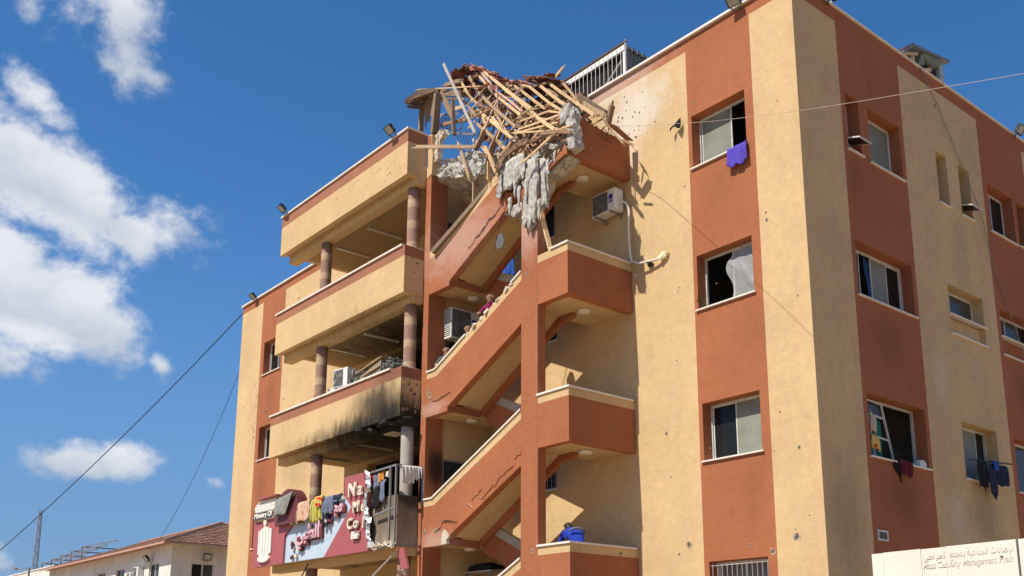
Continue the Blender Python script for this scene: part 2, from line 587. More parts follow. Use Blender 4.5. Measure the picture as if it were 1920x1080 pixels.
def wood(name, col, var=0.3, rough=0.75):
    mt, nt, b = new_mat(name)
    N = nt.nodes.new
    L = nt.links.new
    b.inputs['Roughness'].default_value = rough
    b.inputs['Specular IOR Level'].default_value = 0.25
    tc = N('ShaderNodeTexCoord')
    oi = N('ShaderNodeObjectInfo')
    n = N('ShaderNodeTexNoise')
    n.inputs['Scale'].default_value = 5.0
    n.inputs['Detail'].default_value = 8
    n.inputs['Roughness'].default_value = 0.7
    L(tc.outputs['Object'], n.inputs['Vector'])
    a = N('ShaderNodeMapRange')
    a.inputs['From Min'].default_value = 0.3
    a.inputs['From Max'].default_value = 0.7
    a.inputs['To Min'].default_value = 1 - var
    a.inputs['To Max'].default_value = 1 + var * 0.6
    L(n.outputs['Fac'], a.inputs['Value'])
    r = N('ShaderNodeMapRange')
    r.inputs['To Min'].default_value = 0.72
    r.inputs['To Max'].default_value = 1.18
    L(oi.outputs['Random'], r.inputs['Value'])
    mm_ = N('ShaderNodeMath')
    mm_.operation = 'MULTIPLY'
    L(a.outputs[0], mm_.inputs[0])
    L(r.outputs[0], mm_.inputs[1])
    v = N('ShaderNodeVectorMath')
    v.operation = 'SCALE'
    v.inputs[0].default_value = col
    L(mm_.outputs[0], v.inputs['Scale'])
    L(v.outputs[0], b.inputs['Base Color'])
    bp = N('ShaderNodeBump')
    bp.inputs['Strength'].default_value = 0.4
    bp.inputs['Distance'].default_value = 0.01
    n2 = N('ShaderNodeTexNoise')
    n2.inputs['Scale'].default_value = 30
    L(tc.outputs['Object'], n2.inputs['Vector'])
    L(n2.outputs['Fac'], bp.inputs['Height'])
    L(bp.outputs[0], b.inputs['Normal'])
    return mt


M['pine'] = wood('raw pine', (0.62, 0.42, 0.225))
M['pine2'] = wood('weathered pine', (0.46, 0.33, 0.19))
M['pink'] = wood('primed pine', (0.62, 0.40, 0.30))
M['oldwood'] = wood('old brown timber', (0.24, 0.165, 0.105))
M['darkwood'] = wood('dark brown board', (0.25, 0.145, 0.085))
M['greywood'] = wood('grey board', (0.40, 0.36, 0.30))
M['tile'] = simple('dark clay tile', (0.19, 0.075, 0.05), 0.7, var=0.25, scale=8, rvar=0.35, bump=0.3)
M['tile_pale'] = simple('dusty clay tile', (0.42, 0.20, 0.14), 0.8, var=0.2, scale=8, rvar=0.3)
M['house_tile'] = simple('weathered roof tile', (0.29, 0.165, 0.115), 0.85, var=0.25, scale=3, rvar=0.2)


def cloth_mat(name, col, var=0.2, scale=6, col2=None, pat=None):
    mt = simple(name, col, 0.9, var=var, scale=scale, bump=0.3, bscale=60, spec=0.15)
    if col2:
        nt = mt.node_tree
        b = nt.nodes['Principled BSDF']
        src = b.inputs['Base Color'].links[0].from_socket
        tc = nt.nodes.new('ShaderNodeTexCoord')
        w = nt.nodes.new('ShaderNodeTexVoronoi' if pat == 'spots' else 'ShaderNodeTexWave')
        w.inputs['Scale'].default_value = 9 if pat == 'spots' else 3.2
        if pat != 'spots':
            w.inputs['Distortion'].default_value = 1.5
        nt.links.new(tc.outputs['Object'], w.inputs['Vector'])
        mr = nt.nodes.new('ShaderNodeMapRange')
        mr.inputs['From Min'].default_value = 0.35
        mr.inputs['From Max'].default_value = 0.5
        nt.links.new(w.outputs[0], mr.inputs['Value'])
        mx = nt.nodes.new('ShaderNodeMixRGB')
        nt.links.new(mr.outputs[0], mx.inputs[0])
        nt.links.new(src, mx.inputs[1])
        mx.inputs[2].default_value = (*col2, 1)
        nt.links.new(mx.outputs[0], b.inputs['Base Color'])
    return mt

# ------------------------------------------------------------------ ground
GZ = -0.75
g = MB()
g.face([(-1500, -1500, GZ), (1500, -1500, GZ), (1500, 1500, GZ), (-1500, 1500, GZ)])
g.build('ground', simple('dusty ground', (0.36, 0.255, 0.15), 0.95, var=0.2, scale=0.4, bump=0.3, bscale=8), kind='structure')

# ------------------------------------------------------------------ the damaged building
BLD = thing('damaged_building', 'four storey beige and terracotta building with a blown open stair tower', 'building', (-13, 4, GZ))
ZR = 15.09            # top of the walls
TH = 0.33


def wall_grid(mb, us, vs, holes, matf, Pf, th):
    us = sorted(set([round(x, 4) for x in us] + [round(h[i], 4) for h in holes for i in (0, 1)]))
    vs = sorted(set([round(x, 4) for x in vs] + [round(h[i], 4) for h in holes for i in (2, 3)]))

    def inside(u, v):
        return any(h[0] < u < h[1] and h[2] < v < h[3] for h in holes)
    for i in range(len(us) - 1):
        for j in range(len(vs) - 1):
            u, v = (us[i] + us[i + 1]) / 2, (vs[j] + vs[j + 1]) / 2
            if inside(u, v):
                continue
            a, b, c, d = us[i], us[i + 1], vs[j], vs[j + 1]
            mt = matf(u, v)
            mb.face([Pf(a, c, 0), Pf(b, c, 0), Pf(b, d, 0), Pf(a, d, 0)], mt)
            mb.face([Pf(a, c, th), Pf(a, d, th), Pf(b, d, th), Pf(b, c, th)], 2)
    for (a, b, c, d) in holes:
        mt = matf(a - 0.02, (c + d) / 2)
        mb.face([Pf(a, c, 0), Pf(a, d, 0), Pf(a, d, th), Pf(a, c, th)], mt)
        mb.face([Pf(b, c, 0), Pf(b, c, th), Pf(b, d, th), Pf(b, d, 0)], mt)
        mb.face([Pf(a, c, 0), Pf(a, c, th), Pf(b, c, th), Pf(b, c, 0)], mt)
        mb.face([Pf(a, d, 0), Pf(b, d, 0), Pf(b, d, th), Pf(a, d, th)], mt)


XL = -26.79
FWIN = [(-2.825, -1.33, 11.78, 13.07), (-2.825, -1.33, 8.40, 9.65), (-2.825, -1.33, 5.02, 6.27), (-2.80, -1.33, 1.62, 2.89)]
LWIN = [(-24.59, -23.12, 11.70, 13.03), (-24.59, -23.12, 8.31, 9.61), (-24.62, -23.12, 4.94, 6.25), (-24.62, -23.12, 1.6, 2.85)]
TWIN = [(-8.75, -7.53, 11.72, 12.75), (-8.85, -7.46, 8.88, 9.95), (-8.85, -7.5, 5.03, 6.15)]
BHOLE = [(-17.1, -11.1, 7.25, 10.33), (-16.5, -11.1, 3.85, 6.97), (-14.6, -12.6, 10.7, 13.0)]


def front_mat(u, v):
    if v > 14.79:
        return 1
    if -24.88 < u < -22.95 or -2.93 < u < -1.11:
        return 1
    return 0


w = MB()
wall_grid(w, [XL, -24.88, -22.95, -2.93, -1.11, 0.0], [GZ, 14.79, ZR], FWIN + LWIN + TWIN + BHOLE, front_mat, lambda u, v, d: (u, d, v), TH)
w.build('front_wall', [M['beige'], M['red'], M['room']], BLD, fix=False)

SWIN = {'narrow': (1.79, 2.32, 11.72, 13.06), 's2': (2.67, 4.03, 11.69, 13.04), 's3': (5.68, 6.2, 11.68, 13.04), 's4': (6.78, 7.34, 11.68, 13.04),
        's5': (8.29, 9.70, 11.69, 13.02), 's6': (9.92, 10.45, 11.72, 13.0), 's7': (1.76, 4.04, 8.38, 9.6), 's8': (5.65, 7.36, 8.38, 9.6),
        's9': (8.24, 10.4, 8.38, 9.58), 's10': (1.77, 4.05, 4.94, 6.26), 's11': (5.68, 7.37, 4.94, 6.26), 's12': (8.28, 10.3, 4.91, 6.24),
        'r1': (1.77, 4.05, 1.5, 2.85), 'r2': (5.68, 7.37, 1.5, 2.85)}


def side_mat(u, v):
    if v > 14.75:
        return 1
    if 1.61 < u < 4.2 or 8.05 < u < 10.65 or 15.5 < u < 17.4:
        return 1
    return 0


w = MB()
wall_grid(w, [0.0, 1.61, 4.2, 8.05, 10.65, 15.5, 17.4, 19.0], [GZ, 14.75, ZR], list(SWIN.values()), side_mat, lambda u, v, d: (-d, u, v), TH)
w.build('side_wall', [M['beige'], M['red'], M['room']], BLD, fix=False)
# back wall, left wall, roof slab and floors close the shell
w = MB()
w.face([(XL, 19, GZ), (0, 19, GZ), (0, 19, ZR), (XL, 19, ZR)], 0)
w.face([(XL, 0, GZ), (XL, 19, GZ), (XL, 19, ZR), (XL, 0, ZR)], 0)
w.face([(XL + TH, TH, 14.4), (XL + TH, 19 - TH, 14.4), (XL + TH, 19 - TH, ZR), (XL + TH, TH, ZR)], 0)
w.build('rear_wall', [M['beige']], BLD, fix=False)
for z0 in (0.25, 3.65, 7.05, 10.45, 14.2):
    w = MB()
    w.mm(XL + TH, -TH, TH, 18.9, z0, z0 + 0.2)
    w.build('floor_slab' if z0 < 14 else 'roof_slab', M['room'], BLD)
w = MB()
w.mm(XL + 0.4, -0.4, 5.2, 5.35, GZ, 14.2)
w.mm(-4.4, -4.25, TH, 5.2, GZ, 14.2)
w.mm(-10.6, -10.45, TH, 5.2, GZ, 14.2)
w.mm(-17.6, -17.45, TH, 5.2, GZ, 14.2)
w.mm(-5.2, -0.35, 7.45, 7.6, GZ, 14.2)
w.mm(-5.2, -0.35, 4.6, 4.72, GZ, 14.2)
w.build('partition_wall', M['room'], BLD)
for z0, z1 in ((7.255, 10.44), (3.855, 7.04)):       # the two burnt out rooms behind the balconies
    w = MB()
    w.mm(-17.4, -10.7, 2.2, 2.3, z0, z1)
    w.mm(-17.4, -17.3, TH + .01, 2.2, z0, z1)
    w.mm(-10.8, -10.7, TH + .01, 2.2, z0, z1)
    w.mm(-17.3, -10.8, TH + .01, 2.2, z1 - .06, z1)
    w.build('burnt_room', M['burnt'], BLD)
# copings
for nm, a in (('front', (XL - 0.06, 0.07, -0.07, 0.42)), ('side', (-0.42, 0.045, 0.423, 19.0)), ('left', (XL - 0.06, XL + 0.42, 0.423, 19.0))):
    w = MB()
    w.mm(a[0], a[1], a[2], a[3], ZR + 0.002, ZR + (0.045 if nm == 'side' else 0.065))
    w.build('coping', M['coping'], BLD, bevel=0.008)

# ---- windows
def window(plane, u0, u1, v0, v1, panes, depth=0.27, sill=True, cols=None, sill_out=0.05, frame='alu', label=None):
    """aluminium window set back in its reveal. panes: list of (f0, f1, material or None, sash depth)"""
    P = (lambda u, d, v: (u, d, v)) if plane == 'front' else (lambda u, d, v: (-d, u, v))

    def bx(mb, a, b, c, d, d0, d1, mi=0):
        p = [P(a, d0, c), P(b, d0, c), P(b, d1, c), P(a, d1, c), P(a, d0, d), P(b, d0, d), P(b, d1, d), P(a, d1, d)]
        mb.hexa(p, mi)
    fr = MB()
    t = 0.038
    e = 0.004
    bx(fr, u0 + e, u0 + t, v0 + e, v1 - e, depth, depth + 0.06)
    bx(fr, u1 - t, u1 - e, v0 + e, v1 - e, depth, depth + 0.06)
    bx(fr, u0 + t, u1 - t, v0 + e, v0 + t, depth, depth + 0.06)
    bx(fr, u0 + t, u1 - t, v1 - t, v1 - e, depth, depth + 0.06)
    o = fr.build('window', M[frame], BLD, label=label)
    W = u1 - u0 - 2 * t
    for (f0, f1, mt, sd) in panes:
        a, b = u0 + t + W * f0, u0 + t + W * f1
        c, d = v0 + t, v1 - t
        s = MB()
        q = 0.027
        dd = depth + 0.008 + sd
        bx(s, a, a + q, c, d, dd, dd + 0.025)
        bx(s, b - q, b, c, d, dd, dd + 0.025)
        bx(s, a + q, b - q, c, c + q, dd, dd + 0.025)
        bx(s, a + q, b - q, d - q, d, dd, dd + 0.025)
        s.build('sash', M[frame], o)
        if mt:
            g = MB()
            bx(g, a + q, b - q, c + q, d - q, dd + 0.008, dd + 0.014)
            g.build('pane', M[mt], o)
    if sill:
        s = MB()
        bx(s, u0 - 0.05, u1 + 0.05, v0 - 0.035, v0 - 0.002, -sill_out, -0.002)
        bx(s, u0 + 0.004, u1 - 0.004, v0 - 0.035 + 0.037, v0 + 0.006, -0.004, depth - 0.004)
        s.build('sill', M['coping'], o)
    return o


W1 = window('front', *FWIN[0], [(0.02, 0.62, 'glass_frost', 0.0)])
W2 = window('front', *FWIN[1], [(0.5, 0.98, 'glass_grey', 0.03)])
W3 = window('front', *FWIN[2], [(0.0, 0.46, 'glass_dark', 0.03), (0.44, 1.0, 'glass_frost', 0.0)])
W4 = window('front', *FWIN[3], [(0.0, 0.5, 'curtain_grey', 0.03), (0.48, 1.0, 'curtain_grey', 0.0)], label='barred window with grey curtain')
b = MB()
for i in range(12):
    x = -2.75 + i * 1.37 / 11
    b.tube([(x, 0.05, 1.66), (x, 0.05, 2.86)], 0.008, 5)
for z in (1.75, 2.3, 2.80):
    b.tube([(-2.82, 0.055, z), (-1.335, 0.055, z)], 0.009, 5)
b.build('grille', M['steel_pale'], W4)
for i, q in enumerate(LWIN):
    window('front', *q, [(0.0, 0.5, 'glass_dark' if i != 1 else None, 0.03), (0.48, 1.0, 'glass_grey' if i == 0 else 'glass_dark', 0.0)] if i != 1 else [(0.0, 0.5, 'glass_dark', 0.03)])
for q in TWIN:
    o = window('front', *q, [(0.0, 0.5, 'glass_dark', 0.03), (0.48, 1.0, 'glass_dark', 0.0)], depth=0.1)
    if q is TWIN[2]:
        b = MB()
        for i in range(9):
            x = q[0] + 0.08 + i * 0.15
            b.tube([(x, 0.03, q[2] + .02), (x, 0.03, q[3] - .02)], 0.008, 5)
        b.build('grille', M['steel_pale'], o)

window('side', *SWIN['s2'], [(0.12, 1.0, 'glass_frost', 0.0)])
window('side', *SWIN['s5'], [(0.0, 0.52, 'glass_dark', 0.03), (0.5, 1.0, 'glass_dark', 0.0)])
S7 = window('side', *SWIN['s7'], [(0.0, 0.26, 'glass_grey', 0.03), (0.44, 0.74, 'glass_frost', 0.0), (0.74, 1.0, 'glass_dark', 0.03)])


def shallow(q, panes):
    """short window above a recessed apron with a second sill below it"""
    u0, u1, v0, v1 = q
    o = window('side', u0, u1, 8.86, v1, panes, depth=0.27)
    a = MB()
    a.hexa([(-0.31, u0 + .003, v0 + .003), (-0.13, u0 + .003, v0 + .003), (-0.13, u1 - .003, v0 + .003), (-0.31, u1 - .003, v0 + .003),
            (-0.31, u0 + .003, 8.82), (-0.13, u0 + .003, 8.82), (-0.13, u1 - .003, 8.82), (-0.31, u1 - .003, 8.82)], 0)
    a.build('apron', M['beige'] if u0 < 8 else M['red'], o)
    s = MB()
    s.mm(0.002, 0.05, u0 - 0.04, u1 + 0.04, v0 - 0.035, v0 - 0.002)
    s.mm(-0.126, 0.0, u0 + 0.004, u1 - 0.004, v0 + 0.002, v0 + 0.012)
    s.build('sill', M['coping'], o)


shallow(SWIN['s8'], [(0.0, 0.34, 'glass_dark', 0.03), (0.32, 1.0, 'glass_grey', 0.0)])
shallow(SWIN['s9'], [(0.0, 0.4, 'glass_grey', 0.03), (0.38, 0.75, 'glass_grey', 0.0), (0.74, 1.0, 'glass_dark', 0.0)])
S10 = window('side', *SWIN['s10'], [])
S11 = window('side', *SWIN['s11'], [(0.08, 0.72, 'glass_frost', 0.0)])
window('side', *SWIN['s12'], [(0.1, 0.6, 'glass_grey', 0.0), (0.58, 1.0, 'glass_dark', 0.0)])
for k in ('r1', 'r2'):
    window('side', *SWIN[k], [(0.0, 0.52, 'glass_dark', 0.03), (0.5, 1.0, 'glass_grey', 0.0)])
for k in ('narrow', 's3', 's4', 's6'):
    q = SWIN[k]
    o = window('side', *q, [(0.0, 1.0, 'glass_dark', 0.0)] if k in ('s6',) else [], depth=0.29)
    if k in ('narrow', 's4'):
        s = MB()     # little sash tipped outward at the foot of the opening
        s.beam((-0.22, q[0] + .04, q[2] + .34), (0.24, q[0] + .06, q[2] + .20), 0.03, 0.03)
        s.beam((-0.22, q[1] - .04, q[2] + .34), (0.24, q[1] - .02, q[2] + .20), 0.03, 0.03)
        s.beam((0.24, q[0] + .06, q[2] + .2), (0.24, q[1] - .02, q[2] + .20), 0.03, 0.03)
        s.beam((-0.2, q[0] + .05, q[2] + .333), (-0.2, q[1] - .03, q[2] + .333), 0.03, 0.03)
        s.build('sash', M['alu'], o)
        s = MB()
        s.hexa([(-0.2, q[0] + .05, q[2] + .32), (0.22, q[0] + .07, q[2] + .195), (0.22, q[1] - .03, q[2] + .195), (-0.2, q[1] - .05, q[2] + .32),
                (-0.2, q[0] + .05, q[2] + .328), (0.22, q[0] + .07, q[2] + .203), (0.22, q[1] - .03, q[2] + .203), (-0.2, q[1] - .05, q[2] + .328)])
        s.build('pane', M['glass_dark'], o)
# crooked broken sash of the third floor side window
s = MB()
for a, b in (((2.0, 6.2), (2.62, 6.18)), ((2.0, 6.2), (2.28, 5.0)), ((2.62, 6.18), (3.0, 4.98)), ((2.28, 5.0), (3.0, 4.98)), ((2.1, 5.9), (2.7, 5.88)), ((2.2, 5.45), (2.84, 5.43))):
    s.beam((-0.2, a[0], a[1]), (-0.22, b[0], b[1]), 0.035, 0.035)
s.build('sash', M['alu'], S10, label='broken white sash hanging askew')
s = MB()
s.hexa([(-0.235, 2.07, 5.9), (-0.23, 2.07, 5.9), (-0.23, 2.68, 5.88), (-0.235, 2.68, 5.88), (-0.235, 2.03, 6.15), (-0.23, 2.03, 6.15), (-0.23, 2.6, 6.13), (-0.235, 2.6, 6.13)])
s.build('pane', M['glass_grey'], S10)

# wall vent
v = MB()
v.mm(0.002, 0.02, 1.77, 2.15, 3.23, 3.265)
v.mm(0.002, 0.02, 1.77, 2.15, 3.405, 3.44)
v.mm(0.002, 0.02, 1.77, 1.81, 3.265, 3.405)
v.mm(0.002, 0.02, 2.11, 2.15, 3.265, 3.405)
vo = v.build('wall_vent', M['alu'], BLD)
v = MB()
for i in range(5):
    v.beam((0.006, 1.81, 3.28 + i * 0.028), (0.006, 2.11, 3.28 + i * 0.028), 0.012, 0.012)
v.mm(0.001, 0.004, 1.81, 2.11, 3.265, 3.405)
v.build('louvre', M['grille'], vo)

# ---- balconies
M['bal_soffit'] = plaster('shade darkened balcony soffit', (0.36, 0.245, 0.125), soot=[(-11.5, -2.0, 6.95, 4.0, 3.5, 0.8, 0.97), (-13.5, -1.4, 6.98, 4.5, 3.5, 0.7, 0.9), (-13.0, -0.6, 10.38, 4.5, 2.6, 0.6, 0.85)])  # beige darkened to paint in the soffit shade; soot marks are real
BX0, BX1, BY = -17.96, -10.495, -2.71
for li, (t, b) in enumerate(((15.13, 13.80), (11.73, 10.40), (8.35, 7.03), (4.97, 3.66), (1.58, 0.28))):
    low = li == 3
    mt = [M['bal_beige'], M['bal_red']] if not low else [M['bal_sign'], M['bal_sign']]
    tb = t - 0.30 if li else t - 0.36
    p = MB()
    p.mm(BX0, BX1, BY, BY + 0.16, b, tb, 0)
    p.mm(BX0, BX1, BY, BY + 0.16, tb, t, 1)
    p.mm(BX0, BX0 + 0.16, BY + 0.16, -0.003, b + 0.052, tb, 0)
    p.mm(BX0, BX0 + 0.16, BY + 0.16, -0.003, tb, t, 1)
    p.mm(BX1 - 0.16, BX1, BY + 0.16, -2.085, b, tb, 0)
    p.mm(BX1 - 0.16, BX1, BY + 0.16, -2.085, tb, t, 1)
    bo = p.build('balcony', mt, BLD)
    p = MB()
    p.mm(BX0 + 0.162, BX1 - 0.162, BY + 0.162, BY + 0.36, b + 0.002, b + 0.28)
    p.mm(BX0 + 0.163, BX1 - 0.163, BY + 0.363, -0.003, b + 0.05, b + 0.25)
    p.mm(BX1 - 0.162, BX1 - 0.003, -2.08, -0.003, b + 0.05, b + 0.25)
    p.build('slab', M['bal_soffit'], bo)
    p = MB()
    p.mm(BX0 + 0.012, BX1 - 0.004, BY + 0.33, BY + 0.63, b - 0.2, b + 0.049)
    p.build('beam', M['bal_beige'], bo)
    if not low:
        c = MB()
        if li == 1 or li == 2:
            xe = BX1 - (0.5 if li == 2 else 0.1)
            c.mm(BX0 - 0.04, xe, BY - 0.045, BY + 0.2, t + 0.002, t + 0.05)
        else:
            c.mm(BX0 - 0.04, BX1 + 0.04, BY - 0.045, BY + 0.2, t + 0.002, t + 0.05)
            c.mm(BX1 - 0.2, BX1 + 0.04, BY + 0.2, -2.1, t + 0.002, t + 0.05)
        c.mm(BX0 - 0.04, BX0 + 0.2, BY + 0.2, -0.08, t + 0.002, t + 0.05)
        c.build('coping', M['coping'], bo)
        if li in (1, 2):   # chipped remains of the coping
            c = MB()
            for k in range(9):
                y = BY + 0.1 + k * 0.06
                c.box((BX1 - 0.08 + random.uniform(-.03, .03), y, t + 0.012), (random.uniform(.08, .2), random.uniform(.03, .07), random.uniform(.02, .05)), 0, Matrix.Rotation(random.uniform(-.4, .4), 3, 'Z'))
            c.build('coping', M['chip'], bo, label='chipped coping end')
    for (lx) in (-16.2, -14.25) if li != 2 else (-16.9, -14.4):
        zz = b + 0.05
        q = MB()
        q.mm(lx - 0.045, lx + 0.045, -1.6, -0.45, zz - 0.055, zz - 0.003, 0)
        q.mm(lx - 0.06, lx + 0.06, -1.63, -1.6, zz - 0.065, zz - 0.003, 0)
        q.mm(lx - 0.06, lx + 0.06, -0.45, -0.42, zz - 0.065, zz - 0.003, 0)
        q.build('ceiling_light', M['lampwhite'] if li < 2 else M['cement'], bo)

# dark blown-out fascia edge above the burnt balcony
q = MB()
for k in range(26):
    x = -11.9 + random.uniform(-.9, 1.3)
    q.box((x, BY + random.uniform(.1, .6), 7.0 + random.uniform(-.08, .02)), (random.uniform(.15, .5), random.uniform(.1, .3), random.uniform(.03, .1)), 0,
          Matrix.Rotation(random.uniform(-.25, .25), 3, 'Y') @ Matrix.Rotation(random.uniform(-.6, .6), 3, 'Z'))
q.build('burnt_fascia', M['burnt'], BLD, kind='stuff')
q = MB()
q.hexa([(-11.9, -2.3, 6.80), (-11.0, -2.3, 6.86), (-11.0, -1.9, 6.86), (-11.9, -1.9, 6.80), (-11.9, -2.3, 6.83), (-11.0, -2.3, 6.9), (-11.0, -1.9, 6.9), (-11.9, -1.9, 6.83)])
q.build('ceiling_panel', M['chip'], BLD, label='pale ceiling board dropped loose over the burnt balcony')

# pillars, painted in bands
def pillar(x, z0, z1, scorched=False):
    y, r = -2.24, 0.17
    prof, ms = [], []
    z = z1
    k = 0
    steps = [0.34, 0.24, 0.40, 0.22, 0.40, 0.22, 0.40, 0.22, 0.4, 0.22, 0.4]
    prof.append((r, z))
    while z > z0 and k < len(steps):
        z2 = max(z - steps[k], z0)
        prof.append((r, z2))
        ms.append(1 if k % 2 else 0)
        z = z2
        k += 1
    p = MB()
    prof.reverse()
    ms.reverse()
    p.lathe((x, y, 0), prof, 24, ms)
    o = p.build('pillar', [M['pil_red'], M['pil_beige']] if not scorched else [M['cement'], M['cement']], BLD, smooth=False)
    o.data.polygons.foreach_set('use_smooth', [len(f.vertices) == 4 for f in o.data.polygons])


M['pil_red'] = simple('brown pillar paint', (0.27, 0.155, 0.11), 0.85, var=0.2, scale=6, bump=0.3)
M['pil_beige'] = simple('tan pillar paint', (0.40, 0.28, 0.175), 0.85, var=0.2, scale=6, bump=0.3)
for (z0, z1, s) in ((10.66, 13.595, 0), (7.29, 10.195, 0), (3.92, 6.825, 1), (0.5, 3.455, 0)):
    pillar(-15.68, z0, z1)
    pillar(-10.83, z0, z1, bool(s))

# ---- stair tower
XTL, XP, XC0, XC1, XTR = -10.48, -10.235, -6.39, -5.81, -4.785
YT, YI = -2.08, -1.88
PZ = 3.385
TB, TR = M['tbeige'], M['tred']


def prism_mats(mb, poly_red, poly_beige):
    mb.prism(poly_red, 'xz', YT, YI, 0)
    if poly_beige:
        mb.prism(poly_beige, 'xz', YT, YI, 1)


# left pilaster and the wall behind it
p = MB()
p.mm(XTL, XP, YT, -1.53, GZ, 13.83, 0)
p.prism([(XTL, 13.83), (XP, 13.9), (XP + 0.03, 14.45), (XP - 0.02, 14.8), (XP - 0.02, 15.1), (XTL, 15.14)], 'xz', YT, -1.75, 1)
p.prism([(XTL, 14.7), (XP - .03, 14.7), (XP - 0.05, 15.05), (XTL, 15.14)], 'xz', YT - 0.004, YT, 0)
p.build('stair_pilaster', [TR, TB], BLD)
p = MB()
p.mm(XTL, -10.3, -1.53, -0.003, GZ, 13.7, 0)
p.build('stair_side_wall', [TB], BLD)
for z in (3.9, 7.25, 10.6):
    p = MB()
    p.mm(-10.297, -10.28, -1.48, -0.85, z - 1.3 + 1.3, z + 2.05)
    d = p.build('door', M['burnt'] if z < 5 else M['dark'], BLD)
    p = MB()
    p.mm(-10.30, -10.27, -1.50, -1.46, z, z + 2.09)
    p.mm(-10.30, -10.27, -0.85, -0.81, z, z + 2.09)
    p.mm(-10.30, -10.27, -1.46, -0.85, z + 2.05, z + 2.09)
    p.build('frame', M['steel'], d)
# middle column
p = MB()
p.prism([(XC0, GZ), (XC1, GZ), (XC1, 11.2), (XC1 - .1, 11.75), (XC1 - .25, 11.6), (XC0 + .15, 12.1), (XC0, 11.9)], 'xz', YT - 0.003, YI + 0.035, 0)
p.build('stair_column', [TR, TB], BLD)

